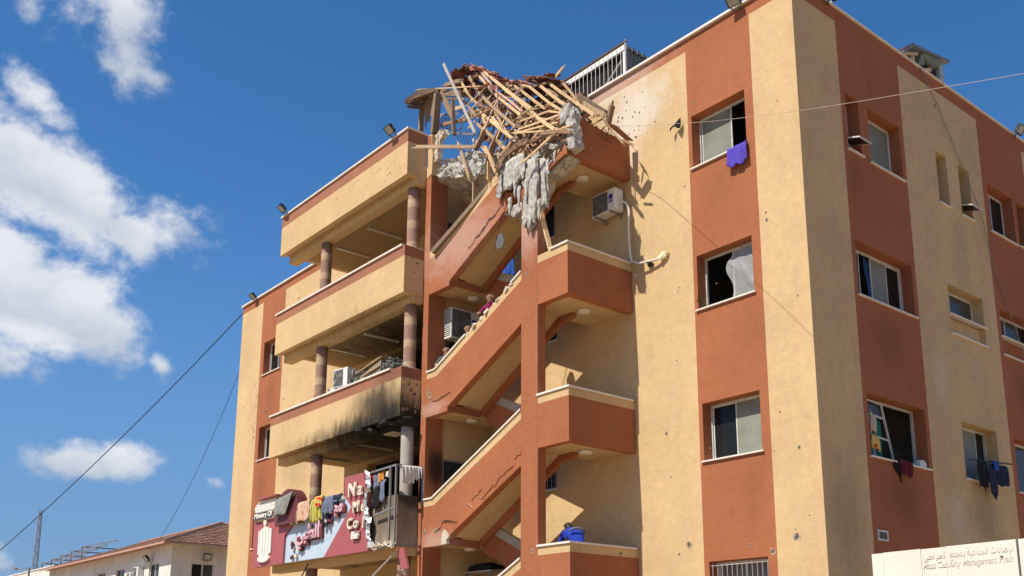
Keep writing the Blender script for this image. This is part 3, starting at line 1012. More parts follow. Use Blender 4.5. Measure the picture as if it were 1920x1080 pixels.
for k in (1, 0, -1, -2):
    z = k * PZ if k != -1 else -3.37
    # parapet of the left landing and rising flight
    p = MB()
    if k == 1:
        red = [(XP, 10.38), (-9.31, 10.38), (-9.31, 10.50), (-8.2, 11.06), (-7.27, 11.51), (-7.12, 11.62), (-6.98, 11.60), (-6.80, 11.80), (-6.72, 11.98), (-6.95, 12.1), (-7.0, 12.36),
               (-7.2, 12.56), (-9.80, 11.41), (XP, 11.41)]
        bei = [(XP, 11.41), (-9.80, 11.41), (-7.2, 12.56), (-7.3, 12.76), (-7.42, 12.74), (-9.86, 11.60), (XP, 11.60)]
        p.prism(red, 'xz', YT, YI, 0)
        p.prism(bei, 'xz', YT, YI, 1)
        po = p.build('stair_parapet', [TR, TB], BLD, label='cracked and broken top stair parapet')
    else:
        red = [(XP, 7.01 + z), (-9.29, 7.01 + z), (-9.29, 7.125 + z), (XC0, 8.56 + z), (XC0, 9.64 + z), (-9.80, 8.04 + z), (XP, 8.04 + z)]
        bei = [(XP, 8.04 + z), (-9.80, 8.04 + z), (XC0, 9.64 + z), (XC0, 9.84 + z), (-9.86, 8.21 + z), (XP, 8.21 + z)]
        p.prism(red, 'xz', YT, YI, 0)
        p.prism(bei, 'xz', YT, YI, 1)
        po = p.build('stair_parapet', [TR, TB], BLD)
        if k != 0:
            p = MB()
            p.prism([(XP + .003, 8.212 + z), (-9.862, 8.212 + z), (XC0 - .005, 9.842 + z), (XC0 - .005, 9.885 + z), (-9.875, 8.25 + z), (XP + .003, 8.25 + z)], 'xz', YT - 0.035, YI + 0.03, 0)
            p.build('coping', M['coping'], po)
        else:     # chipped along its upper half
            p = MB()
            p.prism([(XP + .003, 8.212), (-9.862, 8.212), (-8.55, 8.827), (-8.58, 8.86), (-9.875, 8.25), (XP + .003, 8.25)], 'xz', YT - 0.035, YI + 0.03, 0)
            p.prism([(-6.75, 9.674), (XC0 - .005, 9.842), (XC0 - .005, 9.885), (-6.77, 9.705)], 'xz', YT - 0.035, YI + 0.03, 0)
            p.build('coping', M['coping'], po)
            p = MB()
            for i in range(46):
                u = random.uniform(0, 1)
                x = -8.5 + 1.85 * u
                zz = 9.84 + (x - XC0) * 0.4695
                p.box((x, random.uniform(YT, YI), zz - 0.015), (random.uniform(.05, .16), random.uniform(.05, .15), random.uniform(.03, .09)), 0,
                      Matrix.Rotation(-0.44 + random.uniform(-.5, .5), 3, 'Y') @ Matrix.Rotation(random.uniform(-.6, .6), 3, 'Z'))
            p.build('rubble', M['chip'], po, kind='stuff', label='crumbling mortar where the coping broke off')
    # left landing
    p = MB()
    p.mm(XP + 0.004, -9.32, YI + 0.003, -0.003, 7.05 + z, 7.19 + z, 0)
    p.mm(-9.318, -9.22, YI + 0.003, -1.06, 7.005 + z, 7.17 + z, 1)
    p.mm(-9.318, -9.22, -1.06, -0.003, 7.06 + z, 7.17 + z, 1)
    lo = p.build('stair_landing', [TB, TR], BLD)
    q = MB()
    q.lathe((-9.75, -0.95, 7.05 + z), [(0.02, -0.085), (0.13, -0.08), (0.16, -0.05), (0.165, -0.003)], 20, 0)
    q.build('ceiling_lamp', M['lampwhite'], lo, smooth=True)
    # rising front flight
    x1 = -6.25 if k != 1 else -6.25
    p = MB()
    p.prism([(-9.216, 7.20 + z), (x1, 8.905 + z - 0.24 + 0.24), (x1, 9.06 + z), (-9.216, 7.37 + z)], 'xz', YI + 0.003, -1.055, 0)
    p.prism([(-9.216, 7.05 + z), (-6.2, 8.74 + z), (-5.74, 8.80 + z), (-5.74, 8.9 + z), (-6.2, 9.3 + z), (-9.216, 7.6 + z)], 'xz', -1.05, -0.93, 1)
    fo = p.build('stair_flight', [TB, TR], BLD)
    p = MB()
    for i in range(10):
        xx = -9.2 + i * 0.297
        p.mm(xx, xx + 0.3, YI + 0.004, -1.06, 7.43 + z + i * 0.17, 7.56 + z + i * 0.17)
    p.build('steps', M['cement'], fo)
    # falling back flight (rises to the left), with a cement capped parapet
    f = lambda x, h: h - 0.457 * (x + 6.3) + z
    p = MB()
    p.prism([(-6.25, f(-6.25, 5.55)), (-6.25, f(-6.25, 6.33)), (-9.25, f(-9.25, 6.33)), (-9.25, f(-9.25, 5.55))], 'xz', -0.9, -0.8, 1)
    p.prism([(-6.25, f(-6.25, 5.62)), (-6.25, f(-6.25, 5.78)), (-9.25, f(-9.25, 5.78)), (-9.25, f(-9.25, 5.62))], 'xz', -0.797, -0.004, 0)
    if k >= 0 or k == -1:
        fo = p.build('stair_flight', [TB, TR], BLD)
        p = MB()
        p.prism([(-6.25, f(-6.25, 6.333)), (-6.25, f(-6.25, 6.375)), (-9.25, f(-9.25, 6.375)), (-9.25, f(-9.25, 6.333))], 'xz', -0.925, -0.775, 0)
        p.prism([(-6.3, f(-6.3, 6.15)), (-6.3, f(-6.3, 6.33)), (-9.2, f(-9.2, 6.33)), (-9.2, f(-9.2, 6.15))], 'xz', -0.905, -0.901, 0)
        p.build('coping', M['cement'], fo)
    # right landing with its box parapet
    if k <= 0:
        p = MB()
        zt = 10.06 + z
        zm = 9.88 + z
        p.mm(XC1 + .002, XTR, YT, YI, 8.865 + z, zm, 0)
        p.mm(XC1 + .002, XTR, YT, YI, zm, zt, 1)
        p.mm(XTR - 0.2, XTR, YI, -0.003, 8.865 + z, zm, 0)
        p.mm(XTR - 0.2, XTR, YI, -0.003, zm, zt, 1)
        po = p.build('landing_parapet', [TR, TB], BLD)
        c = MB()
        if k == 0:
            c.mm(-5.35, XTR + 0.035, YT - 0.035, YI + 0.03, zt + 0.002, zt + 0.045)
        else:
            c.mm(XC1 - 0.02, XTR + 0.035, YT - 0.035, YI + 0.03, zt + 0.002, zt + 0.045)
        c.mm(XTR - 0.23, XTR + 0.035, YI + 0.03, -0.075, zt + 0.002, zt + 0.045)
        c.build('coping', M['coping'], po)
    p = MB()
    p.mm(-6.26, XTR - 0.203, YI + 0.003, -0.003, 8.91 + z, 9.05 + z, 0)
    lo = p.build('stair_landing', [TB], BLD)
    q = MB()
    q.lathe((-5.48, -0.92, 8.91 + z), [(0.02, -0.085), (0.13, -0.08), (0.16, -0.05), (0.165, -0.003)], 20, 0)
    q.build('ceiling_lamp', M['lampwhite'], lo, smooth=True)

# broken top box of the tower: right wall still stands, front is blown away
p = MB()
p.prism([(YI, 12.25), (-0.003, 12.25), (-0.003, 13.26), (-0.8, 13.24), (-1.3, 13.27), (-1.62, 13.30), (-1.72, 12.9), (-1.68, 12.55), (YI, 12.5)], 'yz', XTR - 0.2, XTR, 0)
p.prism([(-5.42, 12.08), (-5.1, 12.2), (XTR, 12.25), (XTR, 12.42), (-4.86, 12.5), (-4.95, 12.38), (-5.2, 12.33), (-5.38, 12.2)], 'xz', YT, YI, 0)
p.build('landing_parapet', [TR, TB], BLD, label='right wall of the blown open top landing')

# ------------------------------------------------------------------ broken concrete, rebar, cracks and pits
def rugged(name, poly, y0, y1, mat, parent=BLD, amp=0.05, seed=0, sub=2, label=None, kind=None, tilt=None, plane='xz'):
    """irregular slab of broken concrete: outline in XZ with thickness in y, roughened"""
    rnd = random.Random(seed)
    bm = bmesh.new()
    n = len(poly)
    a = [bm.verts.new((x, y0, z)) for x, z in poly]
    b = [bm.verts.new((x + rnd.uniform(-.04, .04), y1, z + rnd.uniform(-.04, .04))) for x, z in poly]
    bm.faces.new(a)
    bm.faces.new(b[::-1])
    for i in range(n):
        bm.faces.new((a[i], b[i], b[(i + 1) % n], a[(i + 1) % n]))
    bmesh.ops.triangulate(bm, faces=bm.faces[:])
    for _ in range(sub + 1):
        bmesh.ops.subdivide_edges(bm, edges=[e for e in bm.edges if e.calc_length() > 0.06], cuts=1, use_grid_fill=False)
        bmesh.ops.triangulate(bm, faces=bm.faces[:])
    for v in bm.verts:
        q = v.co * 5.0 + Vector((seed * 3.1, 0, 0))
        v.co += Vector((mnoise.noise(q), mnoise.noise(q + Vector((9, 0, 0))) * 1.0, mnoise.noise(q + Vector((0, 7, 0))))) * amp
        q2 = v.co * 17.0 + Vector((0, seed, 0))
        v.co += Vector((mnoise.noise(q2), mnoise.noise(q2 + Vector((9, 0, 0))) * 1.3, mnoise.noise(q2 + Vector((0, 7, 0))))) * amp * 0.55
        if tilt:
            v.co.z += tilt * (v.co.y - y0)
    bmesh.ops.recalc_face_normals(bm, faces=bm.faces)
    me = bpy.data.meshes.new(name)
    bm.to_mesh(me)
    bm.free()
    me.materials.append(mat)
    if name == 'hanging_plaster':
        me.polygons.foreach_set('use_smooth', [True] * len(me.polygons))
    o = bpy.data.objects.new(name, me)
    C.objects.link(o)
    WLOC[o.name] = Vector((0, 0, 0))
    o.parent = parent
    o.matrix_parent_inverse = Matrix.Translation(-WLOC[parent.name])
    return tag(o, label, None, None, kind)


rugged('broken_or_shading_slab', [(-10.2, 13.72), (-9.75, 14.12), (-9.15, 13.98), (-8.4, 13.85), (-7.7, 13.5), (-7.6, 13.1), (-8.2, 13.12), (-8.7, 13.28), (-9.4, 13.47), (-9.9, 13.68)], -2.0, -0.25, M['concrete'], amp=0.11, seed=3, tilt=-0.16, label='torn concrete roof slab sagging into the stair well')
rugged('broken_or_shading_slab', [(-10.0, 13.7), (-9.2, 13.95), (-8.5, 13.7), (-8.55, 13.3), (-9.3, 13.5)], -0.6, -0.1, M['concrete'], amp=0.12, seed=13)
rugged('hanging_plaster', [(-6.6, 12.86), (-6.34, 12.82), (-6.3, 12.45), (-6.42, 12.2), (-6.5, 12.0), (-6.58, 12.2), (-6.72, 12.06), (-6.8, 12.3), (-6.92, 12.1), (-7.06, 12.12), (-7.1, 11.92), (-7.26, 12.03), (-7.22, 12.28), (-7.04, 12.45), (-6.94, 12.78)], -2.2, -2.13, M['sheet'], amp=0.03, seed=4)
rugged('hanging_plaster', [(-6.28, 12.8), (-6.1, 12.72), (-6.06, 12.3), (-6.14, 12.02), (-6.2, 12.22), (-6.27, 12.1)], -2.26, -2.2, M['sheet'], amp=0.025, seed=24)
rugged('hanging_plaster', [(-5.98, 12.52), (-5.72, 12.45), (-5.66, 11.9), (-5.7, 11.4), (-5.76, 11.12), (-5.8, 10.84), (-5.86, 11.05), (-5.93, 10.74), (-6.0, 10.72), (-6.04, 11.0), (-6.13, 10.86), (-6.2, 10.98), (-6.18, 11.35), (-6.08, 11.8), (-6.22, 12.0), (-6.08, 12.2)], -2.22, -2.14, M['sheet'], amp=0.03, seed=5)
rugged('hanging_plaster', [(-5.64, 12.43), (-5.49, 12.38), (-5.46, 12.0), (-5.42, 11.5), (-5.37, 11.1), (-5.48, 11.25), (-5.55, 11.02), (-5.6, 11.4), (-5.6, 11.9)], -2.16, -2.09, M['sheet'], amp=0.028, seed=25)
for i_, (x_, z_, l_, w_) in enumerate(((-7.0, 12.5, .5, .05), (-6.45, 12.1, .42, .04), (-6.02, 12.0, .6, .045), (-5.56, 11.3, .5, .04), (-5.25, 12.2, .4, .05), (-6.65, 11.75, .45, .04), (-5.0, 12.3, .3, .04), (-6.3, 11.9, .5, .035))):
    rugged('hanging_plaster', [(x_ - w_, z_), (x_ + w_, z_ + .03), (x_ + w_ * .8, z_ - l_ * .5), (x_ + w_ * .5, z_ - l_), (x_ - w_ * .4, z_ - l_ * .85), (x_ - w_, z_ - l_ * .4)], -2.27, -2.24, M['sheet'], amp=0.02, seed=60 + i_)
rugged('hanging_plaster', [(-5.5, 12.35), (-4.82, 12.33), (-4.78, 12.2), (-5.15, 12.12), (-5.33, 12.02), (-5.7, 12.0), (-6.0, 11.8), (-6.3, 11.7), (-6.75, 11.72), (-7.3, 11.72), (-7.1, 11.55), (-6.8, 11.42), (-6.2, 11.5), (-5.8, 11.8)], -2.0, -1.6, M['sheet'], amp=0.035, seed=6)
rugged('broken_post', [(-4.72, 12.86), (-4.52, 12.88), (-4.5, 12.5), (-4.45, 12.25), (-4.68, 12.28), (-4.74, 12.55)], -2.12, -1.86, M['concrete'], amp=0.05, seed=7)
rugged('broken_post', [(-5.12, 13.42), (-4.95, 13.6), (-4.72, 13.55), (-4.62, 13.3), (-4.66, 12.85), (-4.8, 12.8), (-4.85, 13.1), (-5.05, 13.15)], -2.0, -1.8, M['concrete'], amp=0.06, seed=8)
rugged('broken_edge', [(-10.22, 15.0), (-10.05, 15.12), (-9.8, 15.08), (-9.72, 14.95), (-9.95, 14.85), (-10.05, 14.6), (-10.12, 14.2), (-10.2, 14.25)], -2.02, -1.85, M['chip'], amp=0.06, seed=9)
rugged('broken_edge', [(-9.2, 14.3), (-8.2, 14.0), (-7.9, 13.8), (-8.1, 13.6), (-9.0, 13.9)], -1.2, -0.6, M['darkwood'], amp=0.08, seed=19)
rugged('wall_spall', [(-9.44, 3.645), (-9.22, 3.645), (-9.2, 3.76), (-9.1, 3.84), (-9.2, 3.95), (-9.33, 4.02), (-9.42, 3.85)], -2.088, -2.0, M['chip'], amp=0.008, seed=11)
rugged('broken_or_shading_slab', [(-8.0, 13.15), (-6.2, 12.75), (-6.2, 12.6), (-8.0, 12.95)], -1.7, -0.05, M['concrete'], amp=0.07, seed=17)  # added slab, out of sight, keeps the sun off the stair back wall

blk = MB()
rnb = random.Random(91)
for i in range(60):
    if i < 34:
        x = rnb.uniform(-10.0, -7.7)
        c = Vector((x, rnb.uniform(-1.9, -0.3), 13.95 - (x + 10) * 0.2 + rnb.uniform(-.05, .12)))
    else:
        c = Vector((rnb.uniform(-6.9, -4.9), rnb.uniform(-2.1, -1.7), 12.5 + rnb.uniform(-.1, .25)))
    blk.box(c, (rnb.uniform(.08, .26), rnb.uniform(.08, .2), rnb.uniform(.05, .14)), 0, Matrix.Rotation(rnb.uniform(-.8, .8), 3, 'Y') @ Matrix.Rotation(rnb.uniform(-1, 1), 3, 'Z'))
blk.build('block_pieces', M['concrete'], BLD, kind='stuff')
bars = MB()
rnd = random.Random(21)


def wiggle(p0, p1, r=0.006, n=7, amp=0.05):
    p0, p1 = Vector(p0), Vector(p1)
    pts = []
    for i in range(n):
        t = i / (n - 1)
        a = amp * math.sin(math.pi * t)
        pts.append(p0.lerp(p1, t) + Vector((rnd.uniform(-a, a), rnd.uniform(-a, a), rnd.uniform(-a, a))))
    bars.tube(pts, r, 4)


for i in range(34):
    x = rnd.uniform(-9.5, -7.6)
    z = 13.9 - (x + 9.5) * 0.22
    wiggle((x, rnd.uniform(-2.0, -.4), z + .1), (x + rnd.uniform(-.4, .4), rnd.uniform(-2.1, -.4), z - rnd.uniform(-.6, 1.0)), 0.007, 7, 0.14)
for i in range(24):
    x = rnd.uniform(-7.2, -4.7)
    wiggle((x, -2.0, 12.4), (x + rnd.uniform(-.3, .3), rnd.uniform(-2.35, -1.9), 12.4 - rnd.uniform(-.3, .7)), 0.006, 7, 0.12)
wiggle((-6.8, -2.15, 11.8), (-7.2, -2.15, 11.2), 0.012, 6, .02)
wiggle((-7.16, -2.15, 11.25), (-7.37, -2.15, 10.67), 0.012, 6, .02)
wiggle((-6.33, -2.15, 11.4), (-6.5, -2.15, 11.06), 0.01, 6, .03)
for k in range(3):   # loops of cable by the right wall
    cc = Vector(((-4.72, -0.9, 13.12), (-4.6, -1.9, 13.3), (-4.66, -0.8, 13.05))[k])
    bars.tube([cc + Vector((0.0, 0.10 * math.cos(t), 0.13 * math.sin(t))) for t in [i * 0.4 for i in range(14)]], 0.009, 5)
bars.build('rebar', M['rust'], BLD, kind='stuff')
g = MB()
for i in range(9):   # bent window bars left over at the tower's upper left
    x = -11.55 + i * 0.075
    g.tube([(x - 0.02, -1.0, 16.72 - i * 0.03), (x, -1.0, 16.4), (x + rnd.uniform(-.02, .04), -1.0, 15.95 - i * 0.01)], 0.012, 5)
g.tube([(-11.6, -1.0, 16.0), (-10.9, -1.0, 15.82), (-10.2, -1.1, 15.6)], 0.014, 5)
g.tube([(-11.6, -1.0, 16.72), (-10.9, -1.0, 16.38)], 0.014, 5)
for i in range(8):
    x = -10.3 + i * 0.12
    g.tube([(x, -1.2, 15.4), (x + .05, -1.1, 14.9), (x + rnd.uniform(-.15, .15), -1.2, 14.5)], 0.009, 5)
g.build('bent_bars', M['steel'], BLD)

hang = MB()     # loose scrap dangling under the flight
hang.prism([(-7.1, 11.02), (-6.98, 10.98), (-6.9, 10.75), (-7.0, 10.62), (-7.2, 10.66), (-7.22, 10.85)], 'xz', -2.2, -2.18, 0)
hang.build('hanging_scrap', M['grille'], BLD)


def crack(pts, y, w=0.03, parent=BLD, seed=1, mat='dark', lip=True):
    rn = random.Random(seed)
    P = []
    for i in range(len(pts) - 1):
        a, b = pts[i], pts[i + 1]
        for k in range(4):
            t = k / 4
            P.append((a[0] + (b[0] - a[0]) * t + rn.uniform(-.015, .015), a[1] + (b[1] - a[1]) * t + rn.uniform(-.015, .015)))
    P.append(pts[-1])
    mb, ml = MB(), MB()
    n = len(P)
    for i in range(n - 1):
        w0 = w * math.sin(math.pi * min(1, (i + .6) / n)) * rn.uniform(.6, 1.2)
        w1 = w * math.sin(math.pi * min(1, (i + 1.6) / n)) * rn.uniform(.6, 1.2)
        (ax, az), (bx, bz) = P[i], P[i + 1]
        mb.hexa([(ax, y - .004, az - w0 / 2), (bx, y - .004, bz - w1 / 2), (bx, y + .01, bz - w1 / 2), (ax, y + .01, az - w0 / 2),
                 (ax, y - .004, az + w0 / 2), (bx, y - .004, bz + w1 / 2), (bx, y + .01, bz + w1 / 2), (ax, y + .01, az + w0 / 2)])
        if lip:
            ml.hexa([(ax, y - .002, az - w0 / 2 - .03), (bx, y - .002, bz - w1 / 2 - .03), (bx, y - .02, bz - w1 / 2), (ax, y - .02, az - w0 / 2),
                     (ax, y + .004, az - w0 / 2 - .02), (bx, y + .004, bz - w1 / 2 - .02), (bx, y + .004, bz - w1 / 2), (ax, y + .004, az - w0 / 2)])
    o = mb.build('wall_crack', M[mat], parent)
    if lip:
        ml.build('lifted_render', M['tred'], o)
    return o


crack([(-6.95, 12.0), (-7.13, 11.86), (-7.38, 11.70), (-7.44, 11.64), (-7.66, 11.63), (-7.72, 11.55), (-7.88, 11.45), (-8.04, 11.34), (-8.22, 11.33), (-8.3, 11.21), (-8.5, 11.13)], YT, 0.07, seed=2)
crack([(-9.97, 7.41), (-9.75, 7.38), (-9.58, 7.41), (-9.38, 7.45), (-9.16, 7.48)], YT, 0.03, seed=3)
crack([(-9.7, 4.0), (-9.5, 4.06), (-9.36, 4.22), (-9.1, 4.2), (-8.78, 4.15)], YT, 0.05, seed=4)
for i, q in enumerate(([(-8.41, 4.56), (-8.25, 4.47), (-8.16, 4.4)], [(-8.22, 4.6), (-8.1, 4.68), (-7.95, 4.76), (-7.83, 4.84)], [(-7.95, 4.66), (-7.82, 4.6), (-7.67, 4.67), (-7.4, 4.88)], [(-7.35, 4.8), (-7.14, 5.04), (-7.0, 5.08), (-6.66, 5.22)], [(-6.6, 5.36), (-6.5, 5.45), (-6.38, 5.47)])):
    crack(q, YT, 0.018, seed=10 + i, mat='chip')


def pit(x, z, y, r, axis='y', seed=0, big=False):
    """shell splinter scar: pale broken rim with a dark core, a few mm proud of the paint"""
    rn = random.Random(int((x * 131 + z * 71 + seed) * 100))
    out = []
    for rad, off, mi in ((r * 0.9, 0.003, 0), (r * 0.62, 0.006, 1)):
        n = 9
        ring = []
        for i in range(n):
            t = 2 * math.pi * i / n
            q = rad * rn.uniform(.65, 1.25)
            ring.append((q * math.cos(t), q * math.sin(t) * 1.15))
        out.append((ring, off, mi))
    for ring, off, mi in out:
        if axis == 'y':
            P0 = [(x + a, y - off, z + b) for a, b in ring]
            P1 = [(x + a, y + 0.003, z + b) for a, b in ring]
        else:
            P0 = [(y + off, x + a, z + b) for a, b in ring]
            P1 = [(y - 0.003, x + a, z + b) for a, b in ring]
        n = len(ring)
        PITS.mesh(P0 + P1, [tuple(range(n))] + [(i, (i + 1) % n, n + (i + 1) % n, n + i) for i in range(n)], mi)


M['scar'] = simple('scar rim', (0.36, 0.28, 0.19), 0.95, var=0.3, scale=30)
M['scarcore'] = simple('scar core', (0.11, 0.09, 0.065), 0.95, var=0.4, scale=30)
PITS = MB()
for x, z, r in ((-0.94, 10.02, .035), (-0.93, 9.85, .05), (-3.09, 11.44, .03), (-2.73, 13.39, .035), (-3.86, 5.8, .05), (-3.77, 4.81, .025), (-3.32, 3.29, .085), (-3.6, 3.11, .035),
                (-1.76, 3.15, .04), (-1.21, 2.98, .07), (-0.87, 5.72, .025), (-0.47, 4.94, .045), (-0.64, 3.22, .09), (-4.83, 14.38, .035), (-4.91, 14.56, .025), (-4.99, 14.01, .04), (-5.15, 13.99, .04),
                (-5.13, 14.08, .03), (-4.65, 13.89, .03), (-4.87, 14.16, .022), (-4.3, 14.4, .02), (-4.6, 13.5, .02), (-24.39, 13.41, .04), (-24.83, 12.52, .03), (-24.08, 10.13, .07), (-24.36, 14.03, .04), (-22.98, 10.83, .05),
                (-22.66, 10.37, .05), (-21.87, 14.12, .06), (-25.25, 9.77, .05), (-25.07, 9.31, .06), (-25.1, 9.6, .05), (-24.04, 10.18, .07), (-25.4, 8.3, .03), (-24.0, 10.5, .04), (-3.4, 9.0, .02), (-0.5, 12.4, .02), (-0.3, 8.0, .025),
                (-3.5, 7.4, .02), (-25.0, 11.0, .035), (-22.5, 7.9, .05), (-21.6, 8.1, .08), (-20.3, 10.0, .05), (-19.6, 9.4, .06)):
    pit(x, z, 0.0, r)
for x, z, r in ((-11.37, 14.16, .04), (-13.13, 14.61, .035), (-14.34, 14.49, .03), (-11.94, 8.25, .045), (-11.25, 8.06, .035), (-10.81, 8.14, .03), (-14, 11.0, .02), (-12.2, 10.8, .02)):
    pit(x, z, BY, r)
for x, z, r in ((-6.02, 3.22, .05), (-5.37, 6.34, .025), (-6.17, 9.74, .05), (-6.1, 9.8, .03), (-7.99, 5.46, .045), (-10.2, 7.73, .06), (-10.1, 7.6, .08), (-10.02, 7.45, .06), (-10.36, 9.55, .05), (-9.16, 7.47, .03), (-9.57, 4.0, .05), (-10.18, 4.04, .06),
                (-9.7, 4.02, .06), (-10.4, 7.1, .03), (-6.3, 10.5, .03)):
    pit(x, z, YT - (.003 if -6.4 < x < -5.8 else 0), r)
for y, z, r in ((5.88, 14.31, .05), (3.16, 4.79, .04), (2.0, 7.4, .02), (6.9, 11.2, .02)):
    pit(y, z, 0.0, r, 'x')
for y, z, r in ((-0.57, 3.17, .05), (-1.4, 6.3, .02), (-0.7, 5.9, .03), (-0.2, 9.1, .02)):
    pit(y, z, XTR, r, 'x')
for y, z, r in ((-2.45, 7.9, .05), (-2.3, 7.65, .07), (-2.4, 7.45, .05), (-2.2, 7.35, .08), (-2.15, 7.5, .05), (-2.6, 7.2, .06), (-2.45, 11.4, .03), (-2.3, 11.3, .04), (-2.4, 11.0, .03), (-2.2, 10.9, .02), (-2.5, 14.0, .02)):
    pit(y, z, BX1, r, 'x')
rnp = random.Random(77)
for i in range(12):
    pit(-4.75 - rnp.random() ** 2 * 1.3 + 0.9 * rnp.random() ** 2, rnp.uniform(13.2, 14.6), 0.0, rnp.uniform(.012, .035))
for i in range(14):
    pit(rnp.uniform(-6.3, -5.85), rnp.uniform(8.9, 10.9), YT - .003, rnp.uniform(.01, .03))
for i in range(16):
    pit(rnp.uniform(-12.4, -10.6), rnp.uniform(13.85, 14.6), BY, rnp.uniform(.01, .025))
for i in range(20):
    pit(rnp.uniform(-2.65, -2.12), rnp.uniform(7.15, 8.1), BX1, rnp.uniform(.012, .05), 'x')
for i in range(26):
    pit(rnp.uniform(-26.4, -19), rnp.uniform(5.2, 14.5), 0.0, rnp.uniform(.015, .045))
for i in range(16):
    pit(rnp.uniform(-4.6, -0.1), rnp.uniform(3, 14.3), 0.0, rnp.uniform(.01, .025))
PITS.build('splinter_scars', [M['scar'], M['scarcore']], BLD, kind='stuff', fix=False)

